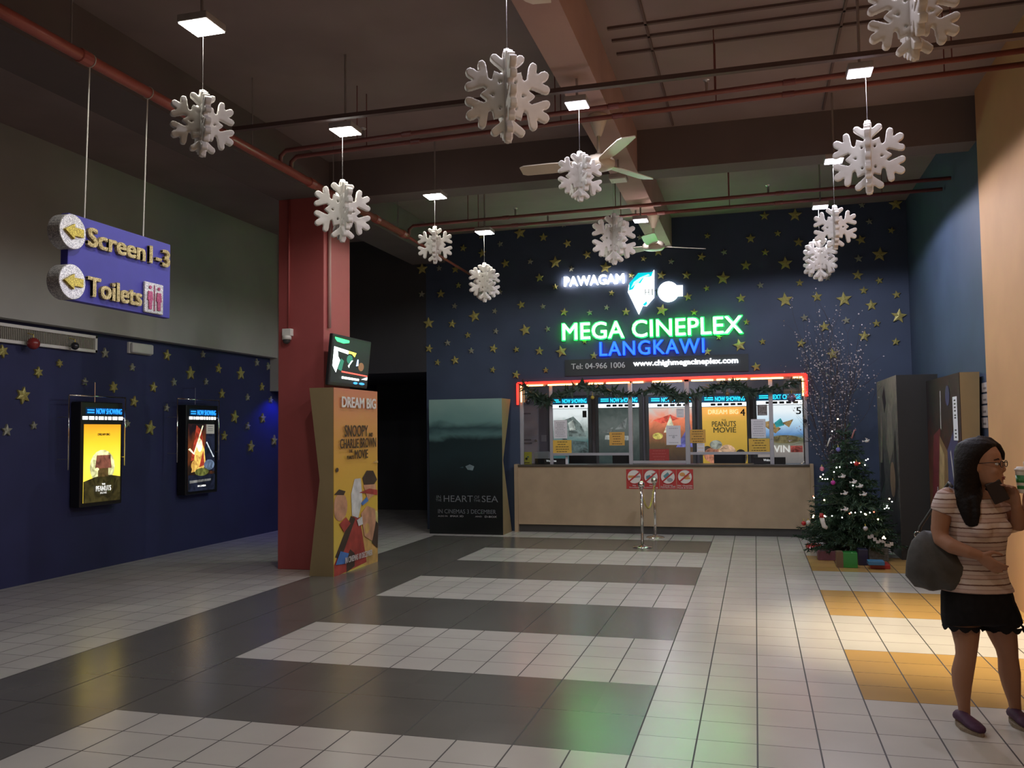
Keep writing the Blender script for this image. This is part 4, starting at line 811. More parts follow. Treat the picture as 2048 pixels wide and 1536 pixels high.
XFR = XL + 0.15
def lightbox(label, front, rods, hang, head, strip, pic, stops, extra):
    pl = lambda x, y, X=XFR: onX(x, y, X)
    fa, fb = pl(*front[0]), pl(*front[1])            # lower left, upper right of the casing front
    t = thing('lightbox_poster', label, 'poster', (XL, (fa.y + fb.y) / 2, fa.z), 'lit poster boxes on the side wall')
    MB().box((XL + 0.01, fa.y, fa.z), (XFR, fb.y, fb.z)).build('casing', mat('black_casing', (0.012, 0.012, 0.014), 0.35, var=0), t, bevel=0.012)
    def pan(name, q, m, d=0.004):
        a, b_ = pl(*q[0]), pl(*q[1]); P = Panel((XFR, a.y, a.z), RY, U1, FX, b_.y - a.y, b_.z - a.z)
        mb = MB(); P.rect(mb, 0, 0, 1, 1, 0.0, d); P.o = P.o + P.n * d; return P, mb.build(name, m, t)
    P, o = pan('header', head, glow('box_header', (0.0, 0.02, 0.06), 0.6)); mb = MB(); P.text(mb, 'NOW SHOWING', 0.27, 0.1, 0.99, 0.9, 0.025, 0.006)
    for k in (0.2, 0.55): P.poly(mb, [(0.03, k), (0.22, k), (0.22, k + 0.2), (0.03, k + 0.2)], 0.006)
    mb.build('lettering', glow('box_header_letters', (0.02, 0.26, 0.75), 1.6), o)
    P, o = pan('showtime_strip', strip, glow('box_strip', (0.02, 0.02, 0.02), 0.2)); mb = MB(); rr = random.Random(label); u = 0.01
    while u < 0.97:
        e = min(u + rr.choice((0.05, 0.08, 0.12)), 0.99); P.poly(mb, [(u, 0.15), (e, 0.15), (e, 0.85), (u, 0.85)], 0.006); u = e + 0.03
    mb.build('lettering', glow('box_strip_white', (1, 1, 1), 2.5), o)
    a, b_ = pl(*pic[0]), pl(*pic[1])
    m = ramp_mat('box_picture', stops[0], 2, a.z - fa.z, b_.z - fa.z, *stops[1:])
    P, o = pan('picture', pic, m); extra(P, o, t)
    # hanging rail and rods of polished tube round the box
    XB = XL + 0.20
    A, B = onX(*rods[0], XB), onX(*rods[2], XB); zl1, zl0, zr0 = A.z, onX(*rods[1], XB).z, onX(*rods[3], XB).z; zt_ = max(A.z, B.z)
    MB().tube([(XB, A.y, zt_), (XB, A.y, zl0)], 0.009, 8).build('rod', M_CHROME, t, smooth=True); MB().tube([(XB, B.y, zt_), (XB, B.y, zr0)], 0.009, 8).build('rod', M_CHROME, t, smooth=True)
    MB().tube([(XB, A.y, zt_), (XB, B.y, zt_)], 0.009, 8).build('rail', M_CHROME, t, smooth=True)
    h = onX(*hang, XB); MB().tube([(XB, h.y, h.z), (XB, h.y, zt_ - 0.07)], 0.006, 6).tube([(XB, h.y, h.z), (XL, h.y, h.z)], 0.006, 6).build('hanger', M_CHROME, t)
    for zz in (zt_ - 0.25, zl0 + 0.12):
        for yy in (A.y, B.y): MB().tube([(XB, yy, zz), (XL + 0.05, yy, zz)], 0.006, 6).build('bracket', M_STEEL, t)
DK = [glow('pr_dark', (0.035, 0.028, 0.008), 1.0), glow('pr_brick', (0.20, 0.07, 0.045), 1.0), glow('pr_brown', (0.10, 0.06, 0.02), 1.0), glow('pr_spark', (1.0, 0.75, 0.3), 2.0), glow('pr_pale', (0.9, 0.85, 0.35), 1.1), glow('pr_white', (0.9, 0.9, 0.8), 1.2)]
def art1(P, o, t):
    blotches(P, DK, 'printed_shapes', o, [(4, 'o', (0.5, 0.45, 0.34, 0.22)), (0, 'p', [(0, 0), (1, 0), (1, 0.31), (0.75, 0.335), (0.5, 0.34), (0.3, 0.32), (0, 0.27)]), (2, 'p', [(0.38, 0.32), (0.66, 0.32), (0.66, 0.44), (0.38, 0.44)]),
                                       (1, 'p', [(0.30, 0.43), (0.75, 0.43), (0.71, 0.6), (0.34, 0.6)]), (3, 'o', (0.35, 0.42, 0.05, 0.02))])
    mb = MB(); P.text(mb, 'DREAM BIG', 0.34, 0.855, 0.67, 0.885, 0.02, 0.012); mb.build('lettering', DK[0], o)
    mb = MB(); P.text(mb, 'THE', 0.47, 0.215, 0.56, 0.235, 0.02, 0.012); P.text(mb, 'PEANUTS', 0.31, 0.135, 0.72, 0.205, 0.02, 0.012); P.text(mb, 'MOVIE', 0.43, 0.1, 0.6, 0.125, 0.02, 0.012); mb.build('lettering', DK[5], o)
YELLOW = ([(0, (0.9, 0.62, 0.05)), (0.45, (1.0, 0.80, 0.08)), (0.72, (0.95, 0.62, 0.03)), (1, (0.70, 0.30, 0.015))], 2.0, 0.15, 1.15, 0.3)
lightbox('black lit poster box with yellow picture and dark hill, nearest the air vent', ((159, 1016), (246, 806)), ((138, 790), (137, 940), (251, 796), (251, 931)), (190, 765),
         ((171, 829), (243, 817)), ((163, 840.5), (245, 832.5)), ((165.5, 1007), (241, 849)), YELLOW, art1)
FI = [glow('pr_fire', (1.0, 0.45, 0.10), 1.3), glow('pr_hot', (1.0, 0.85, 0.45), 1.6), glow('pr_red', (0.35, 0.04, 0.02), 1.0), glow('pr_night', (0.008, 0.010, 0.022), 1.0), glow('pr_steel', (0.10, 0.14, 0.22), 1.0), glow('pr_beam', (0.6, 0.7, 0.9), 1.2), glow('pr_olive', (0.12, 0.13, 0.03), 1.0), glow('pr_grey', (0.18, 0.18, 0.17), 0.9)]
def art2(P, o, t):
    blotches(P, FI, 'printed_shapes', o, [(3, 'p', [(0.55, 0.3), (1, 0.28), (1, 1), (0.7, 1)]), (2, 'p', [(0.1, 0.45), (0.3, 0.98), (0.5, 0.9), (0.62, 0.5)]), (0, 'p', [(0.12, 0.28), (0.3, 0.66), (0.42, 0.8), (0.6, 0.62), (0.66, 0.36), (0.4, 0.3)]), (1, 'o', (0.42, 0.68, 0.1, 0.1)),
                                       (1, 'p', [(0.0, 0.62), (0.06, 0.64), (0.2, 0.57), (0.52, 0.98), (0.55, 0.97), (0.22, 0.54)]), (0, 'o', (0.24, 0.38, 0.13, 0.08)), (2, 'p', [(0.4, 0.35), (0.55, 0.6), (0.6, 0.38)]), (5, 'p', [(0.66, 0.72), (0.69, 0.73), (0.97, 0.5), (0.94, 0.49)]), (4, 'o', (0.78, 0.38, 0.2, 0.08)), (3, 'p', [(0, 0), (1, 0), (1, 0.24), (0, 0.24)]), (6, 'o', (0.5, 0.28, 0.26, 0.06)), (7, 'p', [(0.05, 0.12), (0.85, 0.14), (0.85, 0.17), (0.05, 0.16)])])
    mb = MB(); P.text(mb, 'DECEMBER', 0.34, 0.06, 0.64, 0.085, 0.02, 0.012); mb.build('lettering', DK[5], o)
FIRE = ([(0, (0.004, 0.004, 0.006)), (0.3, (0.02, 0.01, 0.006)), (0.6, (0.12, 0.03, 0.01)), (1, (0.01, 0.006, 0.008))], 6.0, 0.8, 1.2, 0.3)
lightbox('black lit poster box with fiery red and blue picture, near the red pillar', ((371, 991), (436, 812)), ((355, 797), (354, 925), (438, 804), (436, 920)), (390.4, 776),
         ((379, 831), (431, 820)), ((377, 840), (431, 833)), ((375, 984), (429, 848)), FIRE, art2)
a, b_ = onX(413, 867.5, XFR + 0.02), onX(429, 849, XFR + 0.02)
t = thing('paper_notice', 'white notice taped to the corner of the fiery lit poster', 'notice', (XFR, a.y, a.z)); MB().box((XFR + 0.016, a.y, a.z), (XFR + 0.018, b_.y, b_.z)).build('sheet', mat('lit_paper', (0.6, 0.58, 0.52), 0.7, var=0.02, emit=0.25), t)
P = Panel((XFR + 0.018, a.y, a.z), RY, U1, FX, b_.y - a.y, b_.z - a.z); mb = MB()
for v in (0.75, 0.5, 0.3): P.poly(mb, [(0.2, v), (0.8, v), (0.8, v + 0.07), (0.2, v + 0.07)], 0.001)
mb.build('lettering', M_FAINT, t)

# ------------------------------------------------------------------ on the red pillar: camera, conduits, television
YC, XC = 4.91, -4.25
a, b_ = onY(570, 673, YC), onY(587, 658, YC); cx = (a.x + b_.x) / 2
t = thing('security_camera', 'white security camera under a junction box on the red pillar', 'camera', (cx, YC, a.z))
MB().box((a.x, YC - 0.07, a.z), (b_.x, YC, b_.z)).build('junction_box', M_WHITE, t, bevel=0.004)
MB().lathe((cx, YC - 0.055, a.z - 0.045), [(0.05, 0.045), (0.055, 0.03), (0.055, 0.0)], 18).build('housing', M_WHITE, t, smooth=True); MB().ball((cx, YC - 0.06, a.z - 0.05), (0.045, 0.045, 0.05), 16, 10).build('dome', mat('dark_dome', (0.05, 0.05, 0.05), 0.08, var=0), t, smooth=True)
MB().tube([(cx, YC - 0.012, b_.z), (cx, YC - 0.012, ZB - 0.01)], 0.012, 8).build('conduit', M_RED, t, smooth=True)
c0 = onX(659, 600, XC + 0.02)
tag(MB().tube([(XC + 0.02, c0.y, 2.85), (XC + 0.02, c0.y, ZB - 0.01)], 0.02, 10).build('conduit', mat('pink_conduit', (0.42, 0.26, 0.23), 0.5, var=0.04), smooth=True), 'pale pink vertical conduit on the red pillar above the television', 'conduit')
XT = -4.09
tv = thing('television', 'small black television glowing above the orange DREAM BIG standee', 'television', (XT, 5.24, 2.15))
tv.rotation_euler = (0, math.radians(6), math.radians(0))
W2, HT = 0.52, 0.60
mb = MB(); mb.box((-0.05, -W2, 0.0), (0.0, W2, HT)); mb.build('casing', M_BLACK, tv, local=True, bevel=0.012)
MB().box((-0.17, -0.12, 0.2), (-0.05, 0.12, 0.42)).build('wall_bracket', M_STEEL, tv, local=True, bevel=0.01)
MB().box((-0.085, -W2 + 0.1, 0.05), (-0.05, W2 - 0.1, HT - 0.08)).build('rear_cover', M_BLACK, tv, local=True, bevel=0.015)
P = Panel((0.0005, -W2 + 0.03, 0.04), RY, U1, FX, 2 * W2 - 0.06, HT - 0.07); OFFT = OFF[tv.name]; OFF[tv.name] = Vector((0, 0, 0))
scr = MB(); P.rect(scr, 0, 0, 1, 1, 0, 0.001); scr = scr.build('screen', glow('screen_dark', (0.01, 0.012, 0.014), 1.0), tv)
TVM = [glow('tv_white', (0.9, 0.98, 0.95), 4), glow('tv_green', (0.05, 0.9, 0.2), 2.2), glow('tv_red', (1.0, 0.08, 0.06), 2.5), glow('tv_yellow', (0.9, 0.8, 0.1), 1.8), glow('tv_blue', (0.05, 0.35, 0.8), 1.5), glow('tv_teal', (0.03, 0.18, 0.12), 1.0), glow('tv_brown', (0.20, 0.10, 0.05), 1.0), glow('tv_sky', (0.5, 0.7, 1.0), 2)]
blotches(P, TVM, 'moving_picture', scr, [(1, 'p', [(0.02, 0.99), (0.4, 0.97), (0.4, 0.92), (0.25, 0.88), (0.08, 0.9), (0.02, 0.96)]), (0, 'p', [(0.02, 0.78), (0.4, 0.74), (0.4, 0.66), (0.12, 0.7), (0.14, 0.58), (0.2, 0.5), (0.16, 0.36), (0.12, 0.22), (0.02, 0.36)]), (3, 'p', [(0.4, 0.74), (0.62, 0.72), (0.58, 0.62), (0.5, 0.68), (0.4, 0.68)]), (5, 'p', [(0.16, 0.3), (0.22, 0.54), (0.3, 0.5), (0.26, 0.26)]), (5, 'o', (0.45, 0.55, 0.08, 0.1)),
    (0, 'p', [(0.42, 0.4), (0.45, 0.36), (0.46, 0.42), (0.54, 0.54), (0.5, 0.53)]), (7, 'p', [(0.64, 0.42), (0.70, 0.44), (0.69, 0.58), (0.66, 0.58)]), (6, 'o', (0.78, 0.42, 0.08, 0.1)), (2, 'p', [(0.26, 0.24), (0.98, 0.21), (0.98, 0.235), (0.26, 0.27)]), (0, 'p', [(0.28, 0.1), (0.75, 0.09), (0.75, 0.135), (0.28, 0.15)]), (4, 'o', (0.66, 0.03, 0.06, 0.028)), (4, 'o', (0.84, 0.03, 0.08, 0.028)), (0, 'p', [(0.82, 0.13), (0.98, 0.13), (0.98, 0.2)])])
OFF[tv.name] = OFFT

# ------------------------------------------------------------------ cardboard standees
M_CARD = mat('brown_cardboard', (0.26, 0.195, 0.095), 0.8, var=0.06, scale=4)
def standee(label, kind, front, lo, hi, z1, dtop, dmid, zm, front_mat, side_mat, sign=1):
    """folded standee: flat front sheet, waisted side panels. kind 'x': front faces +X/-X at X=front between Y lo..hi; kind 'y': faces -Y"""
    loc = (front, (lo + hi) / 2, 0) if kind == 'x' else ((lo + hi) / 2, front, 0)
    t = thing('movie_standee', label, 'standee', loc)
    f = (lambda a, d, z: (front - sign * d, a, z)) if kind == 'x' else (lambda a, d, z: (a, front + d, z))
    prof = [(0.0, 0), (0.0, z1), (dtop, z1), (dmid, zm), (dtop, 0)]
    for e0, e1 in ((lo, lo + 0.012), (hi - 0.012, hi)): MB().prism(prof, lambda d, z: f(e0, d, z), lambda d, z: f(e1, d, z)).build('side_panel', side_mat, t)
    b = MB(); b.add([f(lo, 0.012, z1 - 0.01), f(hi, 0.012, z1 - 0.01), f(hi, dtop, z1 - 0.01), f(lo, dtop, z1 - 0.01)], [(0, 1, 2, 3)]).add([f(lo + 0.01, dtop, z1), f(hi - 0.01, dtop, z1), f(hi - 0.01, dmid, zm), f(lo + 0.01, dmid, zm), f(hi - 0.01, dtop, 0), f(lo + 0.01, dtop, 0)], [(0, 1, 2, 3), (3, 2, 4, 5)])
    b.build('back_panel', side_mat, t, fix=False)
    if kind == 'x': P = Panel((front + sign * 0.002, lo if sign > 0 else hi, 0), RY if sign > 0 else -RY, U1, FX * sign, hi - lo, z1)
    else: P = Panel((lo, front - 0.002, 0), R1, U1, F1, hi - lo, z1)
    mb = MB(); P.rect(mb, 0, 0, 1, 1, -0.002, 0.004); P.o = P.o + P.n * 0.004; fp = mb.build('front_panel', front_mat, t)
    return t, P, fp
pm = lambda n, c: mat(n, c, 0.45, var=0.28, scale=7)
m = ramp_mat('orange_print', [(0, (0.62, 0.50, 0.10)), (0.3, (0.60, 0.40, 0.05)), (0.6, (0.58, 0.32, 0.05)), (0.85, (0.52, 0.22, 0.07)), (1, (0.46, 0.15, 0.08))], 2, 0, 2.12, 1.5, 0.06, 0, 0.4)
t, P, fp = standee('tall orange cardboard movie standee headed DREAM BIG beside the red pillar', 'x', -3.93, 4.53, 5.70, 2.11, 0.30, 0.17, 1.07, m, M_CARD)
PC = [pm('pr_peach', (0.50, 0.26, 0.15)), pm('pr_dkbrown', (0.05, 0.03, 0.02)), pm('pr_redroof', (0.33, 0.045, 0.035)), pm('pr_offwhite', (0.55, 0.54, 0.52)), pm('pr_sblue', (0.06, 0.16, 0.42)), pm('pr_yel', (0.62, 0.55, 0.18)), pm('pr_sand', (0.52, 0.32, 0.10))]
blotches(P, PC, 'printed_shapes', fp, [(6, 'o', (0.88, 0.12, 0.34, 0.16)), (5, 'o', (0.95, 0.2, 0.2, 0.1)), (2, 'p', [(0.0, 0.06), (0.42, 0.3), (0.56, 0.28), (0.72, 0.02), (0.12, 0.0), (0, 0)]), (1, 'p', [(0.02, 0.1), (0.36, 0.3), (0.46, 0.28), (0.14, 0.08)]), (1, 'p', [(0.26, 0.0), (0.44, 0.02), (0.44, 0.09), (0.34, 0.12), (0.26, 0.08)]), (0, 'o', (0.13, 0.36, 0.15, 0.075)), (1, 'p', [(0.0, 0.43), (0.1, 0.455), (0.24, 0.44), (0.2, 0.42)]),
    (3, 'p', [(0.38, 0.30), (0.52, 0.28), (0.62, 0.38), (0.58, 0.5), (0.44, 0.5), (0.36, 0.42)]), (1, 'p', [(0.62, 0.50), (0.72, 0.54), (0.88, 0.535), (0.98, 0.48), (0.9, 0.455), (0.66, 0.46)]), (0, 'p', [(0.64, 0.46), (0.94, 0.455), (0.94, 0.40), (0.74, 0.37)]), (2, 'p', [(0.54, 0.42), (0.78, 0.435), (0.98, 0.42), (0.98, 0.39), (0.84, 0.4)]), (4, 'p', [(0.58, 0.36), (0.72, 0.39), (0.76, 0.365), (0.62, 0.345)]), (0, 'p', [(0.58, 0.30), (0.72, 0.34), (0.92, 0.31), (0.95, 0.2), (0.84, 0.13), (0.66, 0.17)]), (6, 'o', (0.72, 0.21, 0.06, 0.03)), (1, 'p', [(0.84, 0.12), (0.94, 0.24), (1.0, 0.22), (0.98, 0.08)]), (2, 'p', [(0.1, 0.27), (0.24, 0.30), (0.34, 0.26), (0.2, 0.22)]), (4, 'p', [(0.02, 0.06), (0.12, 0.125), (0.3, 0.1), (0.24, 0.05)]), (3, 'p', [(0.48, 0.27), (0.6, 0.285), (0.62, 0.24), (0.52, 0.235)]), (1, 'o', (0.05, 0.56, 0.03, 0.012)), (6, 'p', [(0.85, 0.58), (0.97, 0.6), (0.99, 0.58)])])
mb = MB(); P.text(mb, 'DREAM BIG', 0.13, 0.895, 0.92, 0.955, 0.03, 0.022); P.text(mb, 'IN CINEMAS 10 DECEMBER', 0.2, 0.052, 0.82, 0.085, 0.02, 0.022); mb.build('lettering', mat('print_white', (0.62, 0.58, 0.55), 0.5, var=0), fp)
mb = MB()
for body, u0, v0, u1, v1 in (('SNOOPY', 0.19, 0.735, 0.72, 0.80), ('AND', 0.74, 0.733, 0.84, 0.757), ('CHARLIE', 0.09, 0.672, 0.5, 0.725), ('BROWN', 0.54, 0.672, 0.92, 0.728), ('THE', 0.28, 0.648, 0.36, 0.665), ('PEANUTS', 0.24, 0.612, 0.39, 0.632), ('MOVIE', 0.41, 0.612, 0.72, 0.662)): P.text(mb, body, u0, v0, u1, v1, 0.018, 0.022)
mb.build('lettering', mat('print_brown', (0.055, 0.03, 0.015), 0.5, var=0), fp)
m = ramp_mat('sea_print', [(0, (0.004, 0.006, 0.006)), (0.3, (0.006, 0.010, 0.011)), (0.58, (0.012, 0.03, 0.034)), (0.70, (0.010, 0.025, 0.028)), (0.745, (0.08, 0.17, 0.165)), (0.79, (0.03, 0.07, 0.075)), (0.84, (0.13, 0.26, 0.24)), (1, (0.22, 0.36, 0.32))], 2, 0, 2.11, 1.3, 0.22, 0, 0.35, 0.8)
t, P, fp = standee('dark teal sea movie standee against the blue back wall by the ticket counter', 'y', 8.62, -4.355, -3.15, 2.11, 0.5, 0.04, 1.15, m, M_CARD)
SEA = [pm('pr_deep', (0.008, 0.016, 0.018)), pm('pr_foam', (0.035, 0.075, 0.08)), pm('pr_paleblue', (0.20, 0.28, 0.30)), pm('pr_line', (0.025, 0.05, 0.06))]
blotches(P, SEA, 'printed_shapes', fp, [(2, 'p', [(0.5, 0.50), (0.56, 0.515), (0.62, 0.5), (0.60, 0.47), (0.53, 0.475)]), (1, 'p', [(0.42, 0.49), (0.47, 0.5), (0.47, 0.487)])])
mb = MB(); P.text(mb, 'HEART', 0.2, 0.238, 0.60, 0.285, 0.0, 0.008); P.text(mb, 'SEA', 0.72, 0.238, 0.94, 0.285, 0.0, 0.008); P.text(mb, 'IN', 0.1, 0.262, 0.16, 0.285, 0.0, 0.008); P.text(mb, 'THE', 0.09, 0.24, 0.17, 0.257, 0.0, 0.008); P.text(mb, 'OF', 0.62, 0.262, 0.69, 0.285, 0.0, 0.008); P.text(mb, 'THE', 0.61, 0.24, 0.7, 0.257, 0.0, 0.008); P.text(mb, 'IN CINEMAS 3 DECEMBER', 0.12, 0.152, 0.91, 0.183, 0.0, 0.008)
mb.build('lettering', mat('print_greyblue', (0.16, 0.18, 0.19), 0.5, var=0), fp)
mb = MB(); P.text(mb, 'ALSO IN', 0.12, 0.127, 0.25, 0.137, 0.0, 0.008); P.text(mb, 'IMAX 3D', 0.29, 0.126, 0.47, 0.139, 0.012, 0.008); P.text(mb, 'AND', 0.63, 0.127, 0.72, 0.137, 0.0, 0.008); P.text(mb, 'D-BOX', 0.76, 0.125, 0.92, 0.139, 0.012, 0.008); mb.build('lettering', mat('print_silver', (0.38, 0.38, 0.38), 0.5, var=0), fp)
# the two beside the tan wall
M_BLKCARD = mat('black_card', (0.018, 0.018, 0.016), 0.6, var=0.05)
m = ramp_mat('grey_figures_print', [(0, (0.02, 0.02, 0.018)), (0.35, (0.05, 0.055, 0.05)), (0.55, (0.10, 0.10, 0.09)), (0.8, (0.16, 0.15, 0.12)), (1, (0.24, 0.22, 0.17))], 2, 0, 2.2, 5.0, 0.9, 0, 0.4, 2.0)
t, P, fp = standee('black sided movie standee with mottled grey print behind the christmas tree', 'x', 2.29, 7.04, 8.75, 2.22, 0.46, 0.40, 1.1, m, M_BLKCARD, -1)
GR = [pm('pr_stone', (0.22, 0.20, 0.16)), pm('pr_soot', (0.02, 0.02, 0.02)), pm('pr_skin', (0.30, 0.20, 0.13))]
blotches(P, GR, 'printed_shapes', fp, [(1, 'p', [(0.3, 0.9), (0.42, 0.96), (0.5, 0.86), (0.4, 0.8)]), (0, 'p', [(0.45, 0.62), (0.6, 0.86), (0.75, 0.84), (0.8, 0.6), (0.6, 0.5)]), (1, 'p', [(0.82, 0.6), (0.9, 0.7), (0.95, 0.4), (0.8, 0.3)]), (1, 'p', [(0.05, 0.3), (0.2, 0.7), (0.3, 0.4)]), (0, 'p', [(0.08, 0.5), (0.2, 0.82), (0.28, 0.7), (0.2, 0.5)]), (2, 'o', (0.72, 0.42, 0.12, 0.1))])
m = ramp_mat('ember_print', [(0, (0.02, 0.008, 0.006)), (0.3, (0.10, 0.05, 0.02)), (0.6, (0.07, 0.02, 0.012)), (0.8, (0.018, 0.012, 0.012)), (1, (0.012, 0.008, 0.008))], 2, 0, 2.12, 6.0, 0.6, 0, 0.4, 1.5)
t, P, fp = standee('dark movie standee with ember glow print and brown side beside the tan wall', 'x', 2.61, 5.21, 6.95, 2.13, 0.18, 0.15, 1.1, m, M_CARD, -1)
EM = [pm('pr_ember', (0.36, 0.25, 0.12)), pm('pr_maroon', (0.12, 0.015, 0.02)), pm('pr_indigo', (0.05, 0.05, 0.13)), pm('pr_streak', (0.45, 0.42, 0.42)), pm('pr_tawny', (0.20, 0.12, 0.05))]
blotches(P, EM, 'printed_shapes', fp, [(1, 'p', [(0.05, 0.2), (0.2, 0.7), (0.42, 0.74), (0.3, 0.2)]), (2, 'p', [(0.62, 0.3), (0.6, 0.62), (0.9, 0.78), (0.92, 0.4)]), (4, 'p', [(0.25, 0.2), (0.4, 0.7), (0.62, 0.62), (0.6, 0.2)]), (0, 'p', [(0.3, 0.3), (0.4, 0.66), (0.52, 0.6), (0.46, 0.3)]), (3, 'p', [(0.44, 0.74), (0.46, 0.93), (0.48, 0.93), (0.46, 0.73)]), (3, 'p', [(0.7, 0.62), (0.72, 0.63), (0.82, 0.42), (0.8, 0.42)]), (2, 'o', (0.68, 0.9, 0.06, 0.05)), (3, 'p', [(0.16, 0.1), (0.19, 0.1), (0.3, 0.42), (0.28, 0.43)])])
P0 = onX(1905, 795, 2.60); P1 = onX(1917, 880, 2.60)
t = thing('paper_strip', 'white vertical paper strip taped to the standee with brown side', 'notice', (2.6, P1.y, P1.z))
yb_, ya_ = max(P0.y, P1.y), min(P0.y, P1.y); z_hi, z_lo = onX(1911, 793, 2.6).z, onX(1913, 881, 2.6).z
MB().box((2.598, ya_, z_lo), (2.600, yb_, z_hi)).build('sheet', M_PAPER, t); P = Panel((2.598, yb_, z_lo), -RY, U1, -FX, yb_ - ya_, z_hi - z_lo); mb = MB()
for v in (0.06, 0.14, 0.22, 0.5, 0.56, 0.66, 0.74, 0.82, 0.9): P.poly(mb, [(0.3, v), (0.7, v), (0.68, v + 0.035), (0.32, v + 0.03)], 0.001)
mb.build('lettering', M_INK, t)
for k, (ya, yb_, lb) in enumerate(((764, 785, 'topmost of four small pale plates on the wall by the brown standee side'), (787, 808, 'second highest of four small pale plates on the wall by the brown standee'), (810.5, 832, 'second lowest of four small pale plates on the wall by the brown standee'), (835, 856, 'lowest of four small pale plates on the wall by the brown standee side'))):
    a, b_ = onX(1965, yb_, XR), onX(1976, ya, XR); t = thing('wall_plate', lb, 'plate', (XR, a.y, a.z), 'small plates on the wall')
    y0, y1 = min(a.y, b_.y), max(a.y, b_.y); MB().box((XR - 0.008, y0, a.z), (XR, y1, b_.z)).build('plate', mat('plate_pale', (0.42, 0.38, 0.36), 0.5, var=0.1, scale=30), t, bevel=0.002)
    P = Panel((XR - 0.008, y1, a.z), -RY, U1, -FX, y1 - y0, b_.z - a.z); mb = MB(); P.poly(mb, [(0.3, 0.3), (0.8, 0.3), (0.8, 0.5), (0.3, 0.5)], 0.001); mb.build('print', mat('plate_print', (0.16, 0.14, 0.14), 0.5, var=0), t)

# ------------------------------------------------------------------ stanchions and chain
STP = []
for lb, x, y, zt_ in (('chrome stanchion in front, nearer the camera, with a round ball top', -0.883, 7.587, 0.90), ('chrome stanchion nearest the ticket counter with a round ball top', -0.831, 8.70, 0.89)):
    t = thing('stanchion', lb, 'stanchion', (x, y, 0), 'chrome stanchions before the counter')
    MB().lathe((x, y, 0), [(0.135, 0), (0.135, 0.008), (0.12, 0.018), (0.04, 0.028), (0.022, 0.045)], 32).build('base', M_CHROME, t, smooth=True)
    MB().tube([(x, y, 0.03), (x, y, zt_ - 0.07)], 0.019, 16).build('pole', M_CHROME, t, smooth=True)
    MB().ball((x, y, zt_ - 0.05), 0.048, 20, 12).build('ball_top', M_CHROME, t, smooth=True)
    MB().lathe((x, y, zt_ - 0.12), [(0.02, 0), (0.03, 0.01), (0.03, 0.02), (0.02, 0.03)], 16).build('collar', M_CHROME, t, smooth=True); STP.append(Vector((x, y, zt_ - 0.11)))
mb = MB(); A, B = STP; n = 46
d = (B - A).normalized()
for i in range(n):
    s = (i + 0.5) / n; p = A.lerp(B, s); p.z -= 0.30 * (1 - (2 * s - 1) ** 2); q = A.lerp(B, s + 0.5 / n); q.z -= 0.30 * (1 - (2 * (s + 0.5 / n) - 1) ** 2)
    tdir = (q - p).normalized(); nn = Vector((1, 0, 0)) if i % 2 else tdir.cross(Vector((1, 0, 0))).normalized()
    mb.tube([p + tdir * 0.020 * math.cos(k * PI / 5) + nn * 0.011 * math.sin(k * PI / 5) for k in range(11)], 0.0042, 5, cap=False)
ch = mb.build('barrier_chain', mat('yellow_plastic_chain', (0.55, 0.45, 0.10), 0.5, var=0.05), None, loc=(A + B) / 2, smooth=True); tag(ch, 'yellow plastic chain sagging between the two chrome stanchions', 'chain')
# ------------------------------------------------------------------ christmas tree, presents, blossom branches
TX, TY, TH = 1.71, 7.20, 1.70
def tree_r(z): return 0.60 * max(0.02, (1 - (z - 0.12) / (TH - 0.12))) ** 0.95 * (1.0 if z > 0.2 else 0.9)
tr = thing('christmas_tree', 'decorated green christmas tree between the ticket counter and the dark standees', 'christmas tree', (TX, TY, 0))
MB().tube([(TX, TY, 0.03), (TX, TY, TH - 0.05)], [0.03, 0.008], 8).build('trunk', mat('tree_trunk', (0.05, 0.035, 0.025), 0.8), tr)
mb = MB()
for k in range(4):
    a = k * PI / 2 + 0.4; mb.tube([(TX, TY, 0.14), (TX + 0.25 * math.cos(a), TY + 0.25 * math.sin(a), 0.015)], 0.012, 6)
mb.build('stand', M_BLACK, tr)
rt = random.Random(21); mb = MB()
M_FIR = [mat('fir_needles', (0.018, 0.050, 0.026), 0.6, var=0.25, scale=20), mat('fir_needles_pale', (0.032, 0.075, 0.040), 0.6, var=0.25, scale=20)]
for i in range(430):
    t_ = (i + 0.5) / 430; z = 0.16 + (TH - 0.2) * (1 - (1 - t_) ** 0.62) if False else 0.15 + (TH - 0.17) * (1 - math.sqrt(1 - t_ * 0.995)); a = i * 2.39996 + rt.uniform(-0.3, 0.3)
    L_ = tree_r(z) * rt.uniform(0.82, 1.12) + 0.03; d = Vector((math.cos(a), math.sin(a), rt.uniform(-0.22, 0.12) if z < 1.45 else rt.uniform(0.2, 1.2))).normalized()
    o = Vector((TX, TY, z)); mb.m = 1 if rt.random() < 0.3 else 0
    mb.tube([o, o + d * L_], [0.006, 0.003], 4, cap=False)
    nn = max(12, int(L_ * 120))
    for k in range(nn):
        s = rt.uniform(0.22, 1.0); p = o + d * (L_ * s); q = Vector((rt.gauss(0, 1), rt.gauss(0, 1), rt.gauss(0, 1))).normalized()
        nd = (d * 0.55 + q * 0.85).normalized() * rt.uniform(0.035, 0.07); w_ = nd.cross(q + Vector((0.3, 0.1, 0.2))).normalized() * 0.0085
        mb.add([p - w_, p + nd, p + w_], [(0, 1, 2)])
mb.build('foliage', M_FIR, tr, fix=False)
def on_tree(px, py, out=0.04):
    p = onY(px, py, TY - 0.3)
    for _ in range(4):
        r = tree_r(p.z) + out; dx = p.x - TX; p = onY(px, py, TY - math.sqrt(max(r * r - dx * dx, (0.25 * r) ** 2)))
    return p
kt = lambda a, b: (1560 + a / 3.0717, 660 + b / 3.0717)
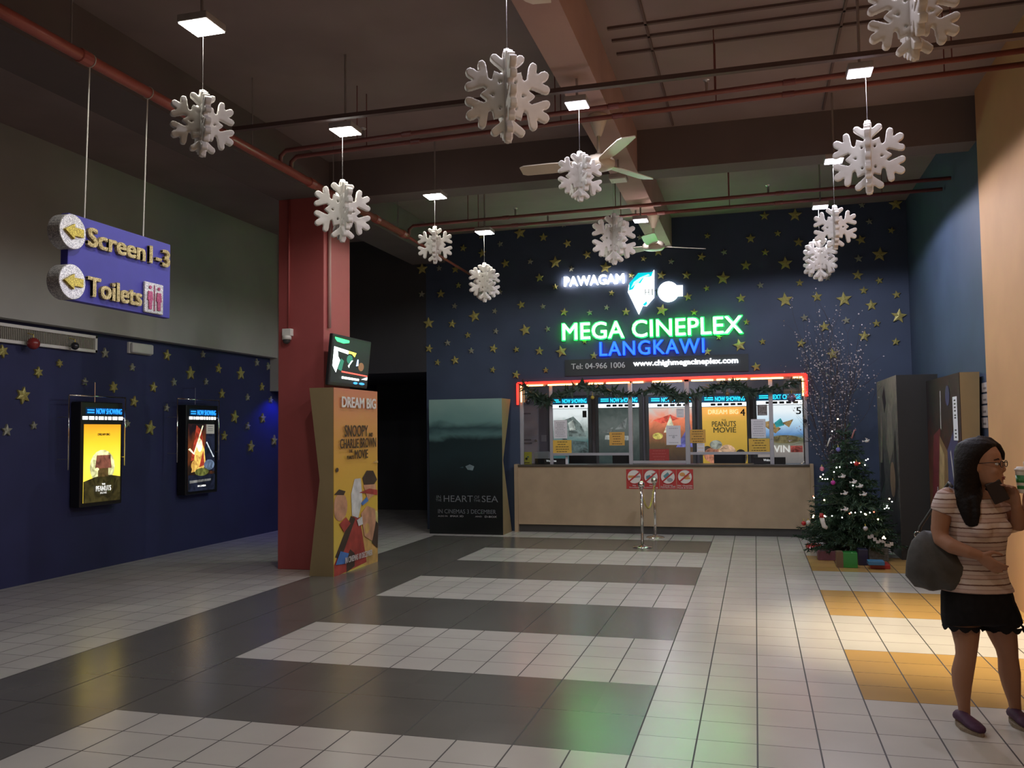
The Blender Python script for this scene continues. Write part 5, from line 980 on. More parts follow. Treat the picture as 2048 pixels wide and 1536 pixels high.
WARM = glow('bulb_warm', (1.0, 0.72, 0.42), 14); WHT = glow('bulb_white', (1.0, 0.95, 0.9), 14); REDB = glow('bulb_red', (1.0, 0.12, 0.07), 9)
fl = thing('fairy_lights', 'string of tiny warm fairy lights wound round the christmas tree', 'fairy lights', (TX, TY, 0.2))
BUL = [(355, 547, 1), (320, 622, 0), (437, 815, 0), (488, 818, 2), (455, 812, 0), (540, 793, 0), (528, 800, 0), (522, 830, 0), (347, 845, 0), (367, 842, 0), (332, 872, 0), (248, 902, 1), (260, 915, 0), (277, 917, 0), (292, 915, 0), (265, 888, 0), (205, 1022, 2), (209, 1030, 0), (272, 1045, 1), (207, 1140, 1), (203, 1150, 1), (272, 1142, 1), (280, 1146, 0), (320, 1142, 0), (382, 1152, 0), (427, 1128, 2), (437, 1122, 0), (462, 1122, 0), (497, 1118, 0), (522, 1130, 1), (528, 1134, 1), (552, 1122, 0), (577, 1118, 2), (602, 1163, 1), (643, 1098, 0), (658, 1080, 0), (655, 1092, 0), (668, 1095, 0), (672, 1037, 1), (688, 1055, 0), (178, 1190, 0), (143, 1190, 2), (638, 1270, 1), (632, 1278, 1), (645, 1280, 1), (448, 955, 0), (492, 950, 0)]
pp = []
for x, y, c in BUL:
    p = on_tree(*kt(x, y), 0.05); pp.append(p)
    MB().ball(p, 0.007 if c != 1 else 0.009, 8, 6).build('bulb', (WHT, WARM, REDB)[c], fl, smooth=True)
mb = MB(); q = sorted(pp, key=lambda v: -v.z)
for a, b_ in zip(q, q[1:]):
    m_ = (a + b_) / 2; m_.y += 0.06; m_.z -= 0.02; mb.tube([a, m_, b_], 0.002, 4, cap=False)
mb.build('wire', mat('green_wire', (0.01, 0.03, 0.015), 0.6, var=0), fl)
MOW = mat('white_ornament', (0.62, 0.62, 0.60), 0.5, var=0.08); MOP = mat('magenta_ornament', (0.45, 0.03, 0.30), 0.3, var=0.1); MOB = mat('blue_ornament', (0.14, 0.14, 0.42), 0.3, var=0.1); MOR = mat('red_ornament', (0.40, 0.02, 0.02), 0.3, var=0.1)
def bird(mb, p, s=1.0):
    return mb.ball(p, (0.028 * s, 0.016 * s, 0.016 * s), 10, 6).ball(p + Vector((0.024 * s, 0, 0.014 * s)), 0.011 * s, 8, 6).add([p, p + Vector((-0.02 * s, -0.01, 0.045 * s)), p + Vector((0.012 * s, -0.012, 0.03 * s))], [(0, 1, 2)]).add([p + Vector((-0.02 * s, 0, 0)), p + Vector((-0.055 * s, 0, 0.012 * s)), p + Vector((-0.05 * s, 0, -0.012 * s))], [(0, 1, 2)])
for lb, x, y, kind, m in [('white bird ornament at the standee side near the tree top third', 533, 683, 'bird', MOW), ('white bird ornament near the middle front of the christmas tree', 386, 902, 'bird', MOW), ('small white bird ornament just right of the tree centre line', 455, 935, 'bird', MOW), ('small white bird ornament beside two fairy bulbs on the tree', 494, 962, 'bird', MOW), ('white bird ornament above the lower light string', 517, 1012, 'bird', MOW), ('faint white bird ornament at the lower middle of the tree', 400, 1006, 'bird', MOW),
                         ('white ribbon ornament just over the lower light string', 402, 1104, 'bird', MOW), ('pink bauble at the counter side of the christmas tree', 258, 853, 'ball', mat('pink_ornament', (0.5, 0.15, 0.22), 0.3, var=0.1)), ('magenta bauble on the christmas tree front', 326, 938, 'ball', MOP), ('blue bauble high on the christmas tree', 358, 734, 'ball', MOB), ('red bauble low at the counter edge of the tree', 145, 1188, 'ball', MOR), ('silver bauble low at the counter edge of the tree', 174, 1183, 'ball', M_SILVER),
                         ('red bauble beside white bulbs in the upper middle of the tree', 470, 822, 'ball', MOR), ('silver bauble hanging low at the middle of the tree', 525, 1220, 'ball', M_SILVER), ('red and white stocking ornament at the lower counter side of the tree', 262, 1165, 'sock', MOR), ('large white ribbon low on the standee side of the tree', 590, 1272, 'ribbon', MOW), ('pale candy stick ornament on the standee side of the tree', 450, 640, 'stick', mat('candy_pink', (0.45, 0.2, 0.2), 0.5, var=0.3, scale=60)), ('pale candy stick ornament on the counter side of the tree', 300, 690, 'stick', MOW)]:
    p = on_tree(*kt(x, y), 0.06); t = thing('tree_ornament', lb, 'ornament', p, 'ornaments on the christmas tree'); mb = MB()
    if kind == 'bird': bird(mb, p).build('body', m, t, smooth=True)
    elif kind == 'ball': mb.ball(p, 0.028, 14, 8).build('ball', m, t, smooth=True); MB().tube([p + Vector((0, 0, 0.026)), p + Vector((0, 0.03, 0.05))], 0.004, 6).build('cap', M_GOLD2, t)
    elif kind == 'sock':
        mb.tube([p + Vector((-0.01, 0, 0.03)), p + Vector((0, 0, -0.03)), p + Vector((0.015, 0, -0.08)), p + Vector((0.05, -0.01, -0.10))], [0.026, 0.026, 0.028, 0.02], 10).build('stocking', M_FOAM, t, smooth=True)
        MB().tube([p + Vector((-0.012, 0, 0.075)), p + Vector((-0.01, 0, 0.025))], [0.02, 0.03], 10).build('cuff', m, t, smooth=True)
    elif kind == 'stick': mb.tube([p + Vector((-0.02, 0, -0.05)), p + Vector((0.015, 0, 0.05)), p + Vector((0.035, 0, 0.05))], 0.009, 8).build('stick', m, t, smooth=True)
    else:
        for k in range(9):
            a = p + Vector((-0.09 + k * 0.03, 0.02 * math.sin(k), 0.02 * math.sin(k * 1.7) - 0.012 * k)); mb.add([a + Vector((0, 0, 0.02)), a + Vector((0.035, -0.01, 0.012 + 0.012 * math.sin(k))), a + Vector((0.04, 0.01, -0.02)), a + Vector((0, 0.01, -0.022))], [(0, 1, 2, 3)])
        mb.build('ribbon', m, t, fix=False)
# presents
def present(lb, px, base_px, depth, m, ribbon=None, rz=0.0, z0=0.0, hgt=None, wd=None):
    c = onZ(*base_px, z0); a = onY(px[0], base_px[1], c.y).x; b_ = onY(px[2], base_px[1], c.y).x; h = hgt or max(0.03, onY(base_px[0], px[1], c.y).z - z0 - 0.0)
    t = thing('wrapped_present', lb, 'present', ((a + b_) / 2, c.y, z0), 'presents under the christmas tree'); t.rotation_euler = (0, 0, rz); hw = (b_ - a) / 2
    MB().box((-hw, 0, 0), (hw, depth, h)).build('box', m, t, local=True, bevel=0.006)
    if ribbon: MB().box((-hw - 0.002, -0.002, -0.0), (-hw + 0.07, depth + 0.002, h + 0.002)).build('wrap_band', ribbon, t, local=True)
    return t
MG = mat('green_gift_wrap', (0.02, 0.22, 0.035), 0.22, var=0.15, scale=4, coat=0.4); MRG = mat('red_gift_wrap', (0.40, 0.02, 0.02), 0.25, var=0.15, scale=6, coat=0.4); MNV = mat('navy_gift_wrap', (0.02, 0.02, 0.05), 0.3, var=0.2); MMV = mat('mauve_gift_wrap', (0.16, 0.06, 0.08), 0.4, var=0.2); MBL = mat('blue_gift_wrap', (0.04, 0.16, 0.30), 0.4, var=0.1); MGY = mat('grey_gift_wrap', (0.10, 0.105, 0.10), 0.4, var=0.5, scale=30); MPU = mat('purple_gift_wrap', (0.05, 0.03, 0.09), 0.35, var=0.2); MBR = mat('brown_gift_band', (0.14, 0.09, 0.05), 0.5, var=0.1)
present('shiny green present with brown band at the front of the pile', (1674, 1105, 1716, 0), (1695, 1136), 0.14, MG, MBR)
present('mauve present beside the shiny green one', (1636, 1102, 1673, 0), (1655, 1121), 0.2, MMV)
present('flat red present lying frontmost under a flat blue one', (1741, 0, 1781, 0), (1760, 1138), 0.24, MRG, hgt=0.05)
present('flat blue present lying on the flat red one', (1737, 0, 1770, 0), (1755, 1131), 0.16, MBL, z0=0.051, hgt=0.045)
present('tall navy present standing right behind the shiny green one', (1717, 1099, 1737, 0), (1727, 1131), 0.14, MNV)
present('dark grey speckled present behind the flat blue and red ones', (1738, 1096, 1778, 0), (1757, 1122), 0.2, MGY)
present('purple present behind the mauve one', (1652, 1084, 1690, 0), (1670, 1108), 0.16, MPU)
present('navy present with white paper behind the shiny green one', (1693, 1086, 1717, 0), (1705, 1112), 0.1, MNV, M_PAPER)
p = onZ(1630, 1097); t = thing('wrapped_present', 'flat crumpled shiny red present at the counter corner of the pile', 'present', (p.x, p.y, 0), 'presents under the christmas tree')
rr = random.Random(2); mb = MB(); n_ = 9
g_ = [[Vector((p.x - 0.11 + 0.22 * i / (n_ - 1) + rr.uniform(-.008, .008), p.y - 0.05 + 0.26 * j / (n_ - 1), (0.0 if i in (0, n_ - 1) or j in (0, n_ - 1) else rr.uniform(0.025, 0.06)))) for i in range(n_)] for j in range(n_)]
mb.add([v for r in g_ for v in r], [(j * n_ + i, j * n_ + i + 1, (j + 1) * n_ + i + 1, (j + 1) * n_ + i) for j in range(n_ - 1) for i in range(n_ - 1)]).build('box', MRG, t, fix=False)
# tall vase of bare branches with white blossom behind the tree
BX, BY = 1.66, 8.15
br = thing('blossom_branches', 'tall spray of thin bare branches with white blossom behind the christmas tree', 'branches', (BX, BY, 0))
MB().lathe((BX, BY, 0), [(0.10, 0), (0.13, 0.02), (0.15, 0.3), (0.11, 0.55), (0.08, 0.68), (0.10, 0.72), (0.085, 0.72), (0.07, 0.66)], 24).build('vase', M_KICK, br, smooth=True)
rb = random.Random(9); tw = MB(); bl = MB()
def twig(p, d, l, r, lev):
    q = [p]; dd = d.copy()
    for k in range(4):
        dd = (dd + Vector((rb.gauss(0, .12), rb.gauss(0, .10), rb.gauss(0.03, .08)))).normalized(); q.append(q[-1] + dd * l / 4)
    tw.tube(q, [r, r * .85, r * .7, r * .55, r * .4], 4, cap=False)
    if lev >= 1:
        for k in range(4 if lev == 2 else 3):
            s = rb.choice(q[1:]) + Vector((rb.gauss(0, .025), rb.gauss(0, .025), rb.gauss(0, .03))); u = Vector((rb.gauss(0, 1), rb.gauss(0, 1), rb.gauss(0, 1))).normalized(); v = u.cross(Vector((0.2, 1, 0.4))).normalized(); w_ = rb.uniform(0.006, 0.013)
            bl.add([s - u * w_, s - v * w_, s + u * w_, s + v * w_], [(0, 1, 2, 3)])
    if lev < 2:
        for k in range(5 if lev == 0 else 4):
            s = q[rb.randint(1, 4)]; nd = (dd + Vector((rb.gauss(0, .3), rb.gauss(0, .2), rb.gauss(0.1, .35)))).normalized(); twig(s, nd, l * rb.uniform(.35, .6), r * .55, lev + 1)
for k in range(13):
    a = -0.17 + 0.34 * k / 12; twig(Vector((BX + 0.04 * math.sin(k), BY, 0.66)), Vector((math.sin(a), rb.gauss(0, .12), math.cos(a))).normalized(), rb.uniform(1.3, 1.8) * (1 - abs(a) * 0.5), 0.006, 0)
tw.build('twigs', mat('dark_twig', (0.05, 0.035, 0.035), 0.8, var=0.1), br, fix=False)
o = bl.build('blossom', mat('pale_blossom', (0.42, 0.37, 0.37), 0.7, var=0.1), br, fix=False); o['kind'] = 'stuff'
# ------------------------------------------------------------------ people
WB = Vector((1.75, 0.85, 0)); WROT = math.atan2(-0.211, 0.977)
def ring(c, l, d, phi, n=20, tilt=None):
    """ellipse: half-width l across, half-depth d front to back, facing angle phi (0 = towards -y, growing towards +x)"""
    f = Vector((math.sin(phi), -math.cos(phi), 0)); s = Vector((math.cos(phi), math.sin(phi), 0)); c = Vector(c)
    return [c + s * l * math.cos(2 * PI * k / n) + f * d * math.sin(2 * PI * k / n) for k in range(n)]
def loft(mb, rows, grow=0.0, n=20):
    return mb.rings([ring((x, y, z), l + grow, d + grow, math.radians(ph), n) for z, x, y, l, d, ph in rows])
def limb(mb, pts, n=12):
    return mb.tube([p[:3] for p in pts], [p[3] for p in pts], n)
def hand(mb, w, d, nrm, th, L=0.165, curl=0.5, spread=0.12):
    """palm and five fingers: w wrist, d towards the fingertips, nrm the way the palm faces, th = thumb side"""
    w = Vector(w); d = Vector(d).normalized(); nrm = Vector(nrm); nrm = (nrm - d * nrm.dot(d)).normalized(); s = d.cross(nrm); s = s if s.dot(Vector(th)) > 0 else -s
    pl = L * 0.52
    R = []
    for t_, hw, hd in ((-0.12, 0.024, 0.019), (0.15, 0.030, 0.016), (0.6, 0.037, 0.0145), (0.95, 0.037, 0.012), (1.08, 0.033, 0.009)):
        c = w + d * pl * t_; R.append([c + s * hw * math.cos(2 * PI * k / 12) + nrm * hd * math.sin(2 * PI * k / 12) for k in range(12)])
    mb.rings(R)
    for k, (o, fl) in enumerate(((0.028, 0.43), (0.0095, 0.48), (-0.0095, 0.45), (-0.027, 0.35))):
        p = w + d * pl * 0.98 + s * o; dd = (d + s * (o / 0.03) * spread).normalized(); q = [p - dd * 0.012]; seg = L * fl / 3; c_ = curl * (0.85 + 0.12 * k)
        for j in range(3):
            a = c_ * (j + 0.55); e = (dd * math.cos(a) + nrm * math.sin(a)).normalized(); q.append(q[-1] + e * (seg + (0.012 if j == 0 else 0)))
        mb.tube(q, [0.0092, 0.0090, 0.0082, 0.0066], 8)
    p = w + d * pl * 0.22 + s * 0.026; q = [p]
    for e, l in (((s * 0.75 + d * 0.55 + nrm * 0.35), 0.034), ((s * 0.35 + d * 0.85 + nrm * 0.4), 0.030), ((s * 0.1 + d * 0.9 + nrm * 0.45), 0.025)): q.append(q[-1] + e.normalized() * l)
    mb.tube(q, [0.013, 0.0115, 0.0098, 0.0072], 8)
    return mb
skinned = fuse
def part(mb, name, m, parent, smooth=True, mirror=False, bevel=0.0):
    if mirror: mb.v = [Vector((-v.x, v.y, v.z)) for v in mb.v]
    return mb.build(name, m, parent, local=True, smooth=smooth, bevel=bevel)
TORSO = [(0.54, 0.0, 0.06, 0.15, 0.105, 15), (0.60, -0.003, 0.06, 0.166, 0.12, 15), (0.68, -0.004, 0.06, 0.168, 0.122, 18), (0.76, -0.004, 0.058, 0.155, 0.115, 24), (0.84, 0.0, 0.052, 0.138, 0.106, 30), (0.91, 0.006, 0.046, 0.135, 0.105, 35),
         (0.98, 0.012, 0.042, 0.142, 0.112, 40), (1.05, 0.016, 0.04, 0.148, 0.118, 42), (1.11, 0.010, 0.042, 0.153, 0.110, 42), (1.16, 0.0, 0.045, 0.155, 0.095, 42), (1.20, -0.008, 0.05, 0.140, 0.078, 42), (1.235, -0.010, 0.052, 0.095, 0.060, 42), (1.255, -0.008, 0.05, 0.058, 0.052, 42)]
F42 = Vector((math.sin(math.radians(42)), -math.cos(math.radians(42)), 0)); S42 = Vector((math.cos(math.radians(42)), math.sin(math.radians(42)), 0))
SHR = (-0.122, -0.045, 1.205); SHL = (0.100, 0.150, 1.195)
ARM_R = [(*SHR, 0.052), (-0.155, -0.055, 1.12, 0.050), (-0.168, -0.055, 1.03, 0.045), (-0.160, -0.07, 0.985, 0.044), (-0.11, -0.11, 0.955, 0.041), (-0.03, -0.125, 0.93, 0.033), (0.018, -0.118, 0.915, 0.026)]
ARM_L = [(*SHL, 0.05), (0.150, 0.135, 1.11, 0.045), (0.190, 0.105, 1.045, 0.042), (0.205, 0.07, 1.06, 0.040), (0.205, 0.03, 1.12, 0.033), (0.198, 0.0, 1.175, 0.025)]
LEG_R = [(-0.078, 0.055, 0.62, 0.095), (-0.072, 0.045, 0.54, 0.084), (-0.063, 0.03, 0.48, 0.070), (-0.062, 0.012, 0.41, 0.057), (-0.066, 0.008, 0.36, 0.052), (-0.086, 0.012, 0.27, 0.056), (-0.090, 0.006, 0.20, 0.048), (-0.086, -0.004, 0.12, 0.033), (-0.083, -0.008, 0.065, 0.029), (-0.085, -0.012, 0.04, 0.030)]
LEG_L = [(0.080, 0.085, 0.62, 0.095), (0.100, 0.10, 0.54, 0.086), (0.112, 0.12, 0.47, 0.072), (0.130, 0.14, 0.39, 0.056), (0.134, 0.15, 0.34, 0.051), (0.138, 0.165, 0.26, 0.055), (0.145, 0.168, 0.19, 0.047), (0.155, 0.165, 0.11, 0.033), (0.160, 0.162, 0.06, 0.029), (0.160, 0.16, 0.04, 0.030)]
HC = Vector((0.050, 0.018, 1.385)); HPH = math.radians(72)
HF = Vector((math.sin(HPH), -math.cos(HPH), 0)); HS = Vector((math.cos(HPH), math.sin(HPH), 0))
def hp(f, s, z): return HC + HF * f + HS * s + Vector((0, 0, z))
def add_head(mb):
    rows = [(-0.128, 0.052, 0.030, 0.034), (-0.118, 0.048, 0.042, 0.046), (-0.095, 0.036, 0.054, 0.062), (-0.06, 0.018, 0.064, 0.078), (-0.02, 0.004, 0.070, 0.092), (0.02, -0.004, 0.074, 0.098), (0.06, -0.008, 0.072, 0.096), (0.095, -0.012, 0.058, 0.080), (0.12, -0.016, 0.034, 0.048), (0.13, -0.018, 0.010, 0.014)]
    mb.rings([[hp(fo, 0, z) + HS * l * math.cos(2 * PI * k / 20) + HF * d * math.sin(2 * PI * k / 20) for k in range(20)] for z, fo, l, d in rows])
    mb.rings([[hp(0.092 + e * 0.5, 0, z) + HS * l * math.cos(2 * PI * k / 10) + HF * d * math.sin(2 * PI * k / 10) for k in range(10)] for z, l, d, e in ((0.018, 0.008, 0.008, 0.0), (-0.005, 0.010, 0.012, 0.006), (-0.024, 0.014, 0.018, 0.014), (-0.036, 0.016, 0.014, 0.010), (-0.042, 0.010, 0.006, 0.004))])
    mb.ball(hp(0.082, 0, -0.064), (0.022, 0.022, 0.010), 12, 6).ball(hp(0.080, 0, -0.078), (0.020, 0.020, 0.009), 12, 6).ball(hp(0.062, 0, -0.108), (0.026, 0.026, 0.020), 12, 6)
    for s in (-1, 1):
        mb.ball(hp(-0.004, s * 0.073, -0.012), (0.014, 0.012, 0.030), 10, 6); mb.ball(hp(0.066, s * 0.034, -0.036), (0.024, 0.024, 0.022), 10, 6)
    limb(mb, [(-0.008, 0.05, 1.21, 0.062), (0.004, 0.045, 1.25, 0.050), (0.022, 0.034, 1.29, 0.047), (0.03, 0.03, 1.33, 0.05)], 14)
def foot(mb, c, d, L=0.225, grow=0.0, lo=0.012):
    c = Vector(c); d = Vector(d).normalized(); s = Vector((-d.y, d.x, 0)); R = []
    for t_, hw, hh in ((0.0, 0.022, 0.045), (0.06, 0.029, 0.055), (0.22, 0.031, 0.060), (0.42, 0.034, 0.052), (0.65, 0.041, 0.040), (0.85, 0.036, 0.030), (0.97, 0.020, 0.022), (1.0, 0.008, 0.014)):
        p = c + d * (L * t_); hw += grow; hh += grow
        R.append([p + s * hw * math.cos(2 * PI * k / 12) + Vector((0, 0, lo + hh * (0.5 + 0.5 * math.sin(2 * PI * k / 12)))) for k in range(12)])
    mb.rings(R)
    return mb
def shoe(parent, c, d, m_up, m_sole, mirror=False):
    c = Vector(c); dn = Vector(d).normalized(); s = Vector((-dn.y, dn.x, 0)); L = 0.242
    t = MB(); R = []
    for k in range(24):
        a = 2 * PI * k / 24; u = 0.5 - 0.5 * math.cos(a); hw = (0.026 + 0.020 * math.sin(PI * min(u * 0.85 + 0.12, 1)) + 0.006 * (u > 0.5)); R.append(c - dn * 0.010 + dn * L * u + s * hw * math.sin(a) * 1.0)
    t.rings([[p + Vector((0, 0, 0.001)) for p in R], [p + Vector((0, 0, 0.020)) for p in R]])
    sh = thing if False else None
    up = MB(); foot(up, c - dn * 0.004, d, 0.232, 0.004, 0.016)
    return up, t
def lace_hem(mb, rows, n=44, drop=0.02):
    z, x, y, l, d, ph = rows; R = ring((x, y, z), l, d, math.radians(ph), n); vs = []; fs = []
    for k, p in enumerate(R): vs += [p, p + Vector((0, 0, -drop * (0.35 + 0.65 * abs(math.sin(k * PI / 4))))) + (p - Vector((x, y, z))).normalized() * 0.004]
    for k in range(n): j = (k + 1) % n; fs.append((2 * k, 2 * j, 2 * j + 1, 2 * k + 1))
    return mb.add(vs, fs)
def knit_mat():
    m, nt, b = principled('striped_knit'); N = nt.nodes; L = nt.links
    tc = N.new('ShaderNodeTexCoord'); sp = N.new('ShaderNodeSeparateXYZ'); L.new(tc.outputs['Object'], sp.inputs[0])
    nz = N.new('ShaderNodeTexNoise'); nz.inputs['Scale'].default_value = 60; L.new(tc.outputs['Object'], nz.inputs['Vector'])
    z = NX(nt, sp.outputs[2]) + NX(nt, nz.outputs['Fac']) * 0.004
    f = (z * (1 / 0.075)).op('FRACT')
    r = N.new('ShaderNodeValToRGB'); r.color_ramp.interpolation = 'LINEAR'; L.new(f.k, r.inputs['Fac']); e = r.color_ramp.elements
    st = [(0.0, (0.16, 0.085, 0.07)), (0.07, (0.16, 0.085, 0.07)), (0.11, (0.66, 0.57, 0.52)), (0.40, (0.66, 0.58, 0.54)), (0.43, (0.34, 0.24, 0.21)), (0.48, (0.34, 0.24, 0.21)), (0.52, (0.60, 0.47, 0.43)), (0.70, (0.58, 0.45, 0.42)), (0.74, (0.36, 0.25, 0.22)), (0.78, (0.63, 0.54, 0.5)), (0.97, (0.6, 0.51, 0.48))]
    while len(e) < len(st): e.new(0.5)
    for k, (p, c) in enumerate(st): e[k].position = p; e[k].color = (*c, 1)
    L.new(r.outputs['Color'], b.inputs['Base Color']); b.inputs['Roughness'].default_value = 0.9; b.inputs['Specular IOR Level'].default_value = 0.2
    bp = N.new('ShaderNodeBump'); bp.inputs['Strength'].default_value = 0.4; bp.inputs['Distance'].default_value = 0.003; L.new(f.k, bp.inputs['Height']); L.new(bp.outputs['Normal'], b.inputs['Normal'])
    return m
M_SKIN = mat('skin', (0.36, 0.19, 0.12), 0.55, var=0.06, scale=6, spec=0.35); M_SKIN2 = mat('skin_light', (0.48, 0.28, 0.19), 0.55, var=0.06, scale=6, spec=0.35)
M_HAIR = mat('black_hair', (0.008, 0.006, 0.006), 0.6, var=0.3, scale=60, bump=0.5, spec=0.2); M_HAIR2 = mat('dark_brown_hair', (0.05, 0.018, 0.010), 0.45, var=0.3, scale=60, bump=0.3)
M_KNIT = knit_mat(); M_SHORT = mat('black_shorts_cloth', (0.010, 0.010, 0.012), 0.85, var=0.2, scale=30, spec=0.2); M_PURP = mat('purple_canvas', (0.060, 0.018, 0.055), 0.7, var=0.15, scale=40); M_SOLE = mat('tan_rope_sole', (0.26, 0.20, 0.14), 0.8, var=0.2, scale=80)
M_LIP = mat('lip', (0.25, 0.07, 0.06), 0.45, var=0); M_EYE = mat('eye_white', (0.6, 0.58, 0.55), 0.3, var=0)
def person(name, label, base, mirror, cloth, skin, long_hair):
    t = thing(name, label, 'person', base); t.rotation_euler = (0, 0, WROT)
    mb = MB(); loft(mb, TORSO); add_head(mb)
    for A in (ARM_R, ARM_L, LEG_R, LEG_L): limb(mb, A, 14)
    mb.ball(SHR, (0.058, 0.058, 0.058), 14, 8).ball(SHL, (0.055, 0.055, 0.055), 14, 8)
    foot(mb, (-0.118, 0.012, 0.0), (0.118, -0.20, 0)); foot(mb, (0.140, 0.188, 0.0), (0.085, -0.20, 0))
    hand(mb, (0.014, -0.119, 0.916), (0.80, -0.02, -0.62), (0.30, 0.80, 0.1), (0.4, 0, 0.9), 0.155, 0.28)
    hand(mb, (0.200, 0.002, 1.172), (-0.25, -0.12, 0.96), (-0.55, -0.80, -0.05) if not mirror else (0.15, -0.95, 0.1), (-0.7, 0.3, 0.3) if not mirror else (-0.9, -0.1, 0.2), 0.155, 0.55)
    body = skinned(mb, 'body', skin, t, 0.0062, 5, mirror)
    # clothes
    if cloth == 'knit':
        mb = MB(); rows = [(0.705, -0.004, 0.058, 0.178, 0.132, 18)] + [r for r in TORSO[3:11]]
        loft(mb, rows, 0.012)
        for A, SH in ((ARM_R, SHR), (ARM_L, SHL)):
            a = [(*A[0][:3], 0.066), (*A[0][:3], 0.066)]; p0, p1 = Vector(A[0][:3]), Vector(A[1][:3])
            limb(mb, [(*(p0 + Vector((0.02 if SH is SHR else -0.02, 0.02, 0.012))), 0.055), (*p0, 0.064), (*(p0.lerp(p1, 0.55)), 0.066), (*(p0.lerp(p1, 0.95)), 0.062)], 16)
        for s in (-1, 1): mb.ball(Vector((0.014, 0.04, 1.045)) + F42 * 0.085 + S42 * 0.062 * s, (0.062, 0.062, 0.058), 14, 8)
        skinned(mb, 'knit_top', M_KNIT, t, 0.007, 8, mirror)
        mb = MB(); loft(mb, [(0.745, -0.004, 0.058, 0.162, 0.120, 24), (0.68, -0.003, 0.06, 0.176, 0.128, 18), (0.61, 0.0, 0.06, 0.180, 0.130, 15), (0.585, 0.0, 0.062, 0.180, 0.125, 15), (0.545, 0.006, 0.065, 0.170, 0.118, 15), (0.53, 0.01, 0.07, 0.14, 0.09, 15)], 0.006)
        LH = [(-0.082, 0.055, 0.62, 0.100), (-0.082, 0.05, 0.56, 0.102), (-0.078, 0.045, 0.515, 0.100)]; RH = [(0.085, 0.085, 0.62, 0.100), (0.102, 0.10, 0.56, 0.104), (0.112, 0.105, 0.515, 0.104)]
        limb(mb, LH, 18); limb(mb, RH, 18); sh = skinned(mb, 'shorts', M_SHORT, t, 0.007, 6, mirror)
        mb = MB(); lace_hem(mb, (0.522, -0.078, 0.045, 0.098, 0.098, 0), drop=0.03); lace_hem(mb, (0.522, 0.112, 0.105, 0.102, 0.102, 0), drop=0.03); lh = part(mb, 'lace_hem', M_SHORT, t, False, mirror); lh.parent = sh
    else:
        mb = MB(); loft(mb, [(0.66, -0.004, 0.058, 0.178, 0.132, 18)] + TORSO[3:11], 0.014)
        for A in (ARM_R, ARM_L):
            p0, p1 = Vector(A[0][:3]), Vector(A[1][:3]); limb(mb, [(*p0, 0.066), (*p1, 0.060), (*p1.lerp(Vector(A[2][:3]), 0.4), 0.058)], 16)
        skinned(mb, 't_shirt', mat('grey_shirt_cloth', (0.07, 0.055, 0.05), 0.85, var=0.1), t, 0.008, 8, mirror)
        mb = MB(); loft(mb, [(0.745, -0.004, 0.058, 0.16, 0.12, 24), (0.66, 0, 0.06, 0.175, 0.128, 16), (0.57, 0.0, 0.065, 0.165, 0.118, 15)], 0.004)
        for A in (LEG_R, LEG_L): limb(mb, [(*p[:3], p[3] + 0.014) for p in A[:9]], 16)
        skinned(mb, 'trousers', mat('dark_trousers', (0.03, 0.03, 0.035), 0.85, var=0.1), t, 0.008, 6, mirror)
    # face
    for s in (-1, 1):
        sg_ = -1 if mirror else 1
        e = MB().ball(hp(0.078, s * 0.032, 0.004), (0.013, 0.013, 0.009), 12, 8); eo = part(e, 'eye', M_EYE, t, True, mirror)
        io = part(MB().ball(hp(0.088, s * 0.032, 0.004), (0.0058, 0.0058, 0.0062), 10, 6), 'iris', M_BLACK, t, True, mirror); io.parent = eo
        part(MB().tube([hp(0.086, s * 0.014, 0.026), hp(0.088, s * 0.032, 0.031), hp(0.072, s * 0.052, 0.025)], [0.003, 0.004, 0.002], 6), 'eyebrow', M_HAIR, t, True, mirror)
    part(MB().ball(hp(0.094, 0, -0.066), (0.016, 0.016, 0.0055), 12, 6).ball(hp(0.092, 0, -0.075), (0.015, 0.015, 0.006), 12, 6), 'mouth', M_LIP, t, True, mirror)
    # hair
    mb = MB()
    if long_hair:
        loft(mb, [(1.530, 0.030, 0.030, 0.020, 0.025, 72), (1.520, 0.030, 0.030, 0.050, 0.060, 72), (1.495, 0.026, 0.030, 0.082, 0.098, 72), (1.455, 0.012, 0.028, 0.100, 0.098, 72), (1.41, -0.008, 0.020, 0.105, 0.078, 72), (1.35, -0.016, 0.012, 0.106, 0.068, 70), (1.28, -0.022, 0.0, 0.094, 0.064, 65), (1.22, -0.028, -0.03, 0.085, 0.056, 40), (1.16, -0.024, -0.075, 0.056, 0.038, 20), (1.11, -0.018, -0.098, 0.044, 0.024, 15), (1.075, -0.012, -0.105, 0.034, 0.014, 12), (1.06, -0.010, -0.108, 0.02, 0.008, 12)], 0, 24)
        limb(mb, [(0.03, 0.03, 1.52, 0.022), (0.085, 0.03, 1.512, 0.022), (0.125, 0.038, 1.478, 0.020), (0.146, 0.045, 1.44, 0.015), (0.148, 0.05, 1.405, 0.009)], 10)
        limb(mb, [(0.06, 0.09, 1.49, 0.03), (0.07, 0.105, 1.42, 0.028), (0.06, 0.11, 1.33, 0.03), (0.05, 0.11, 1.24, 0.028), (0.06, 0.10, 1.15, 0.02)], 10)
        limb(mb, [(-0.03, -0.085, 1.20, 0.03), (-0.03, -0.105, 1.12, 0.022), (-0.035, -0.112, 1.07, 0.010)], 8); limb(mb, [(0.005, -0.075, 1.22, 0.028), (0.012, -0.105, 1.13, 0.02), (0.008, -0.115, 1.065, 0.008)], 8)
        skinned(mb, 'hair', M_HAIR, t, 0.007, 4, mirror)
        # glasses
        g_ = MB()
